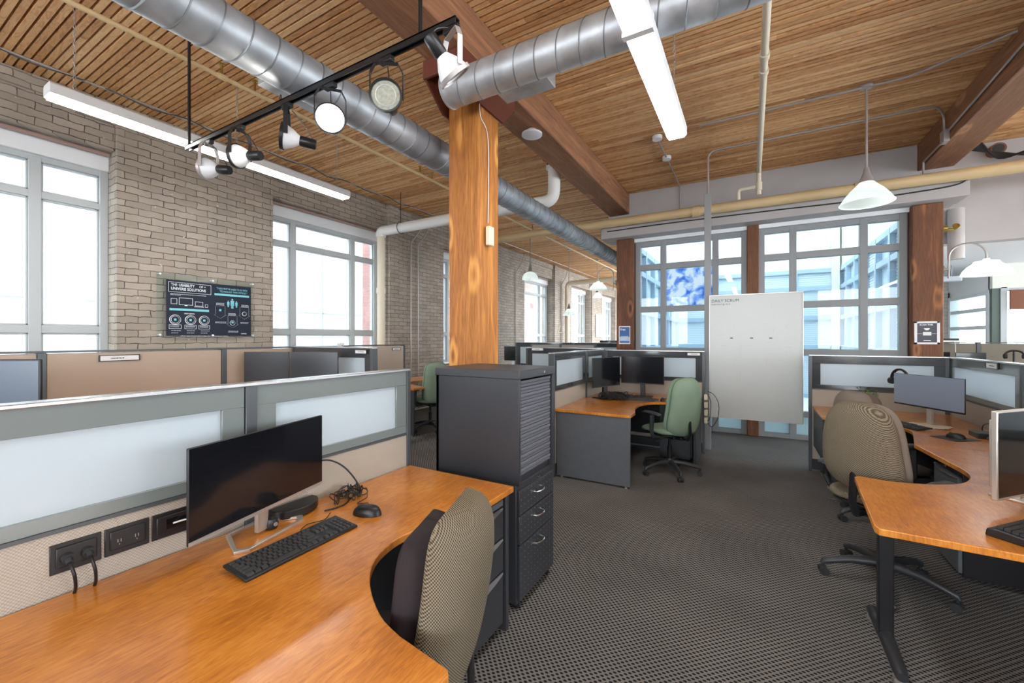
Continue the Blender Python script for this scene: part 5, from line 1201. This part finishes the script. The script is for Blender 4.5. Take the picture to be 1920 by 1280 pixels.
# binders and papers along the olive partition top
t = thing('document_tray', 'papers and a dark folder lying on the olive partition end', 'papers', (2.65, 8.9, 1.465))
B(2.42, 2.80, 8.83, 9.07, 1.467, 1.49).build('paper', 'paper', t); B(2.5, 2.74, 8.85, 9.05, 1.49, 1.52).build('folder', 'black_plastic', t, bevel=.004)
tag(MB().tube(smooth_curve([(2.67, 8.82, 1.48), (2.70, 8.86, 1.42), (2.70, 8.87, 1.15), (2.69, 8.87, .9)]), .006, 6).build('cable', 'cable_white'), 'white cable hanging over the olive partition', 'cable')
t = thing('headset', 'dark headset resting before the olive partition at the far right', 'headset', (3.2, 8.55, .75))
c = Vector((3.2, 8.55, 1.29)); MB().tube([c+Vector((.09*math.cos(a), 0, .06*math.sin(a))) for a in [PI*k/14 for k in range(0, 15)]], .014, 8).build('headband', 'black_plastic', t)
for s_ in (-1, 1): MB().cyl(c+Vector((.09*s_-.012, 0, -.02)), c+Vector((.09*s_+.012, 0, -.02)), .035, n=16).build('ear_cup', 'black_plastic', t)
MB().cyl((3.2, 8.57, .75), (3.2, 8.57, 1.34), .012).lathe([(0, 0), (.08, 0), (.08, .01), (0, .012)], (3.2, 8.57, .75), 20).build('stand', 'black_metal', t)
tangle('white and grey cables lying over the partitions near the second window', (-3.75, 2.9, 1.43), .05, .03, .05, 3, .003, 12, 'cable_white')

# ================================================================== SIGN ON THE BRICK PIER AND NOTICES
sx = BX+.045; y0, y1, z0, z1 = 2.27, 3.245, 1.555, 2.235
t = thing('wall_sign', 'dark navy infographic sign on standoffs on the brick pier', 'sign', (BX, 2.76, z0))
B(sx, sx+.006, y0, y1, z0, z1).build('board', 'sign_navy', t)
W_, H_ = y1-y0, z1-z0
def S(u, v, d=.0075): return Matrix(((0, 0, 1, sx+d), (1, 0, 0, y0+u*W_), (0, 1, 0, z1-v*H_), (0, 0, 0, 1)))
def rect(mb, u0, u1, v0, v1, d=.0066): mb.mm(sx+d-.0006, sx+d, y0+u0*W_, y0+u1*W_, z1-v1*H_, z1-v0*H_)
def frame_(mb, u0, u1, v0, v1, w_=.004):
    rect(mb, u0, u1, v0, v0+w_*1.4); rect(mb, u0, u1, v1-w_*1.4, v1); rect(mb, u0, u0+w_, v0, v1); rect(mb, u1-w_, u1, v0, v1)
def ring(mb, u, v, r, w_=.003):
    c = (y0+u*W_, z1-v*H_); mb.tube([(sx+.0066, c[0]+r*math.cos(q*PI/16), c[1]+r*math.sin(q*PI/16)) for q in range(33)], w_, 4, flat=.3)
tx = MB()
for s_, u, v, h, st in (('THE ', .045, .105, .045, .0), ('USABILITY', .128, .105, .045, .0012), ('OF +', .352, .105, .042, .0), ('UNIVERIS SOLUTIONS', .045, .175, .0475, .0012), ('UNIVERIS', .865, .965, .022, .0004),
                        ('VISION DRIVEN', .185, .605, .020, .0006)):
    m_ = text_mesh(s_, h, None, None, None, S(u, v), bold=st*.6, stretch=.80); tx.add(m_.v, m_.f)
tx.build('lettering', 'sign_white', t, smooth=False)
tx = MB()
for s_, u, v, h in (('"TASKS MUST BE EASIER TO DO WITH', .555, .095, .034), ('TECHNOLOGY THAN WITHOUT."', .595, .150, .034)):
    m_ = text_mesh(s_, h, None, None, None, S(u, v), stretch=.66); tx.add(m_.v, m_.f)
rect(tx, .53, .975, .175, .215); rect(tx, .03, .465, .505, .545)
for u, s_ in ((.70, .8), (.752, 1.25), (.805, .8)):                   # three people
    c = Vector((sx+.0066, y0+u*W_, z1-.30*H_ - (.0 if s_ > 1 else .02)))
    tx.cyl(c+Vector((-.001, 0, .012*s_)), c+Vector((0, 0, .012*s_)), .0095*s_, n=12)
    for q in ((-.018, .018, -.035, 0), (-.011, -.001, -.085, -.035), (.001, .011, -.085, -.035), (-.018, -.013, -.055, -.03), (.013, .018, -.055, -.03)): tx.mm(c.x-.0006, c.x, c.y+q[0]*s_, c.y+q[1]*s_, c.z+q[2]*s_, c.z+q[3]*s_)
for u, v in ((.09, .71), (.255, .71), (.41, .71), (.60, .50), (.755, .73)): tx.mm(sx+.006, sx+.0066, y0+u*W_-.013, y0+u*W_+.013, z1-v*H_-.013, z1-v*H_+.013)
tx.build('teal_graphic', 'sign_teal', t, smooth=False)
g_ = MB(); frame_(g_, .02, .49, .035, .215)
frame_(g_, .045, .11, .33, .43); frame_(g_, .13, .28, .31, .44, .005); rect(g_, .19, .22, .44, .455); frame_(g_, .305, .395, .365, .445); rect(g_, .295, .405, .455, .465); frame_(g_, .42, .452, .405, .465)
for u in (.09, .255, .41): ring(g_, u, .71, .058, .005); ring(g_, u, .71, .042, .003); frame_(g_, u-.065, u+.065, .80, .875)
for u, v in ((.60, .42), (.755, .60), (.91, .42)):
    a = .058; cy = y0+u*W_; zt = z1-v*H_; k_ = .085
    pts = [(cy-a, zt), (cy+a, zt), (cy+a, zt-.115), (cy+a+.014, zt-.115), (cy, zt-.165), (cy-a-.014, zt-.115), (cy-a, zt-.115), (cy-a, zt)]
    g_.tube([(sx+.0066, p[0], p[1]) for p in pts], .0024, 4, flat=.3)
ring(g_, .755, .74, .033); ring(g_, .91, .55, .028, .005)
def lines(u0, u1, v, n):
    for k in range(n):
        x = u0
        while x < u1-.01:
            l = random.uniform(.006, .02); rect(g_, x, min(x+l, u1), v+k*.018, v+k*.018+.007); x += l+.004
lines(.04, .44, .245, 1); lines(.04, .16, .263, 1); lines(.55, .66, .36, 3); lines(.87, .97, .37, 3); lines(.70, .80, .55, 3)
lines(.54, .68, .725, 2); lines(.86, .97, .725, 2); lines(.70, .83, .90, 2)
for u in (.09, .255, .41): lines(u-.05, u+.05, .82, 2); lines(u-.04, u+.06, .905, 1); lines(u-.04, u+.04, .945, 1)
g_.build('white_graphic', 'sign_white', t, smooth=False)
B(sx-.012, sx-.006, y0-.09, y1+.03, z0-.006, z1+.075).build('acrylic_backing', 'pane', t, smooth=False)
for u, v in ((-.07, -.085), (.505, -.055), (1.02, -.07), (-.07, .985), (.505, .99), (1.02, .985)):
    MB().cyl((BX+.001, y0+u*W_, z1-v*H_), (sx+.026, y0+u*W_, z1-v*H_), .012, n=16).build('standoff', 'silver_light', t)

t = thing('notice', 'blue printed notice on the dark timber column', 'notice', (-1.94, 7.39, 1.42))
x0, x1, z0, z1 = -2.045, -1.845, 1.42, 1.735; yy = 7.397
B(x0, x1, yy-.003, yy+.002, z0, z1).build('paper', 'paper', t); B(x0+.012, x1-.012, yy-.0045, yy-.003, z0+.02, z1-.015).build('print', 'notice_blue', t)
Mn = lambda x, z, y=None: Matrix(((1, 0, 0, x), (0, 0, -1, (y or yy)-.005), (0, 1, 0, z), (0, 0, 0, 1)))
m_ = text_mesh('Free', .05, None, None, None, Mn(x0+.025, z1-.075), bold=.001)
B(x0+.012, x1-.012, yy-.005, yy-.0045, z0+.05, z0+.125).build('pale_band', 'notice_pale', t)
for k in range(3): m_.mm(x0+.03, x1-.03-.02*k, yy-.0055, yy-.005, z0+.13-.03*k, z0+.137-.03*k)
m_.build('lettering', 'paper', t, smooth=False)
t = thing('notice', 'dark grey notice in a white frame on the timber column at the right', 'notice', (2.0, 7.39, 1.44))
x0, x1, z0, z1 = 1.865, 2.11, 1.445, 1.745
f = MB()
for q in ((x0, x1, z0, z0+.025), (x0, x1, z1-.025, z1), (x0, x0+.028, z0, z1), (x1-.028, x1, z0, z1)): f.mm(q[0], q[1], yy-.012, yy+.002, q[2], q[3])
f.build('frame', 'white_trim', t, bevel=.002); B(x0+.02, x1-.02, yy-.004, yy, z0+.02, z1-.02).build('print', 'notice_grey', t)
m_ = text_mesh('SCAN THIS', .026, None, None, None, Mn(x0+.052, z1-.055, yy-.001), bold=.0006)
m_.mm(1.95, 2.03, yy-.0065, yy-.0055, 1.56, 1.605); m_.mm(x0+.03, 1.945, yy-.0065, yy-.0055, 1.58, 1.583); m_.mm(2.035, x1-.03, yy-.0065, yy-.0055, 1.58, 1.583); m_.mm(1.955, 2.025, yy-.0065, yy-.0055, 1.49, 1.5)
m_.add([(1.9875+.028*math.cos(a), yy-.006, 1.655-.028*abs(math.sin(a))) for a in [PI*k/10 for k in range(11)]], [tuple(range(11))])
m_.build('lettering', 'paper', t, smooth=False)
t = thing('framed_picture', 'small framed picture on the far brick pier', 'picture', (BX+.05, 18.6, 1.6))
B(BX+.02, BX+.05, 18.3, 19.3, 1.55, 2.6).build('frame', 'paper', t, bevel=.006); B(BX+.05, BX+.053, 18.45, 19.15, 1.7, 2.45).build('print', 'paper_tan', t)
t = thing('ornament', 'small triangular hanger ornament on the brick pier of the corridor', 'ornament', (BX+.08, 14.1, 1.7))
MB().tube([(BX+.09, 13.9, 1.72), (BX+.09, 14.1, 2.0), (BX+.09, 14.3, 1.72), (BX+.09, 13.9, 1.72)], .012, 6).tube([(BX+.09, 14.1, 2.0), (BX+.09, 14.1, 2.1)], .01, 6).build('loop', 'pipe_cream', t)
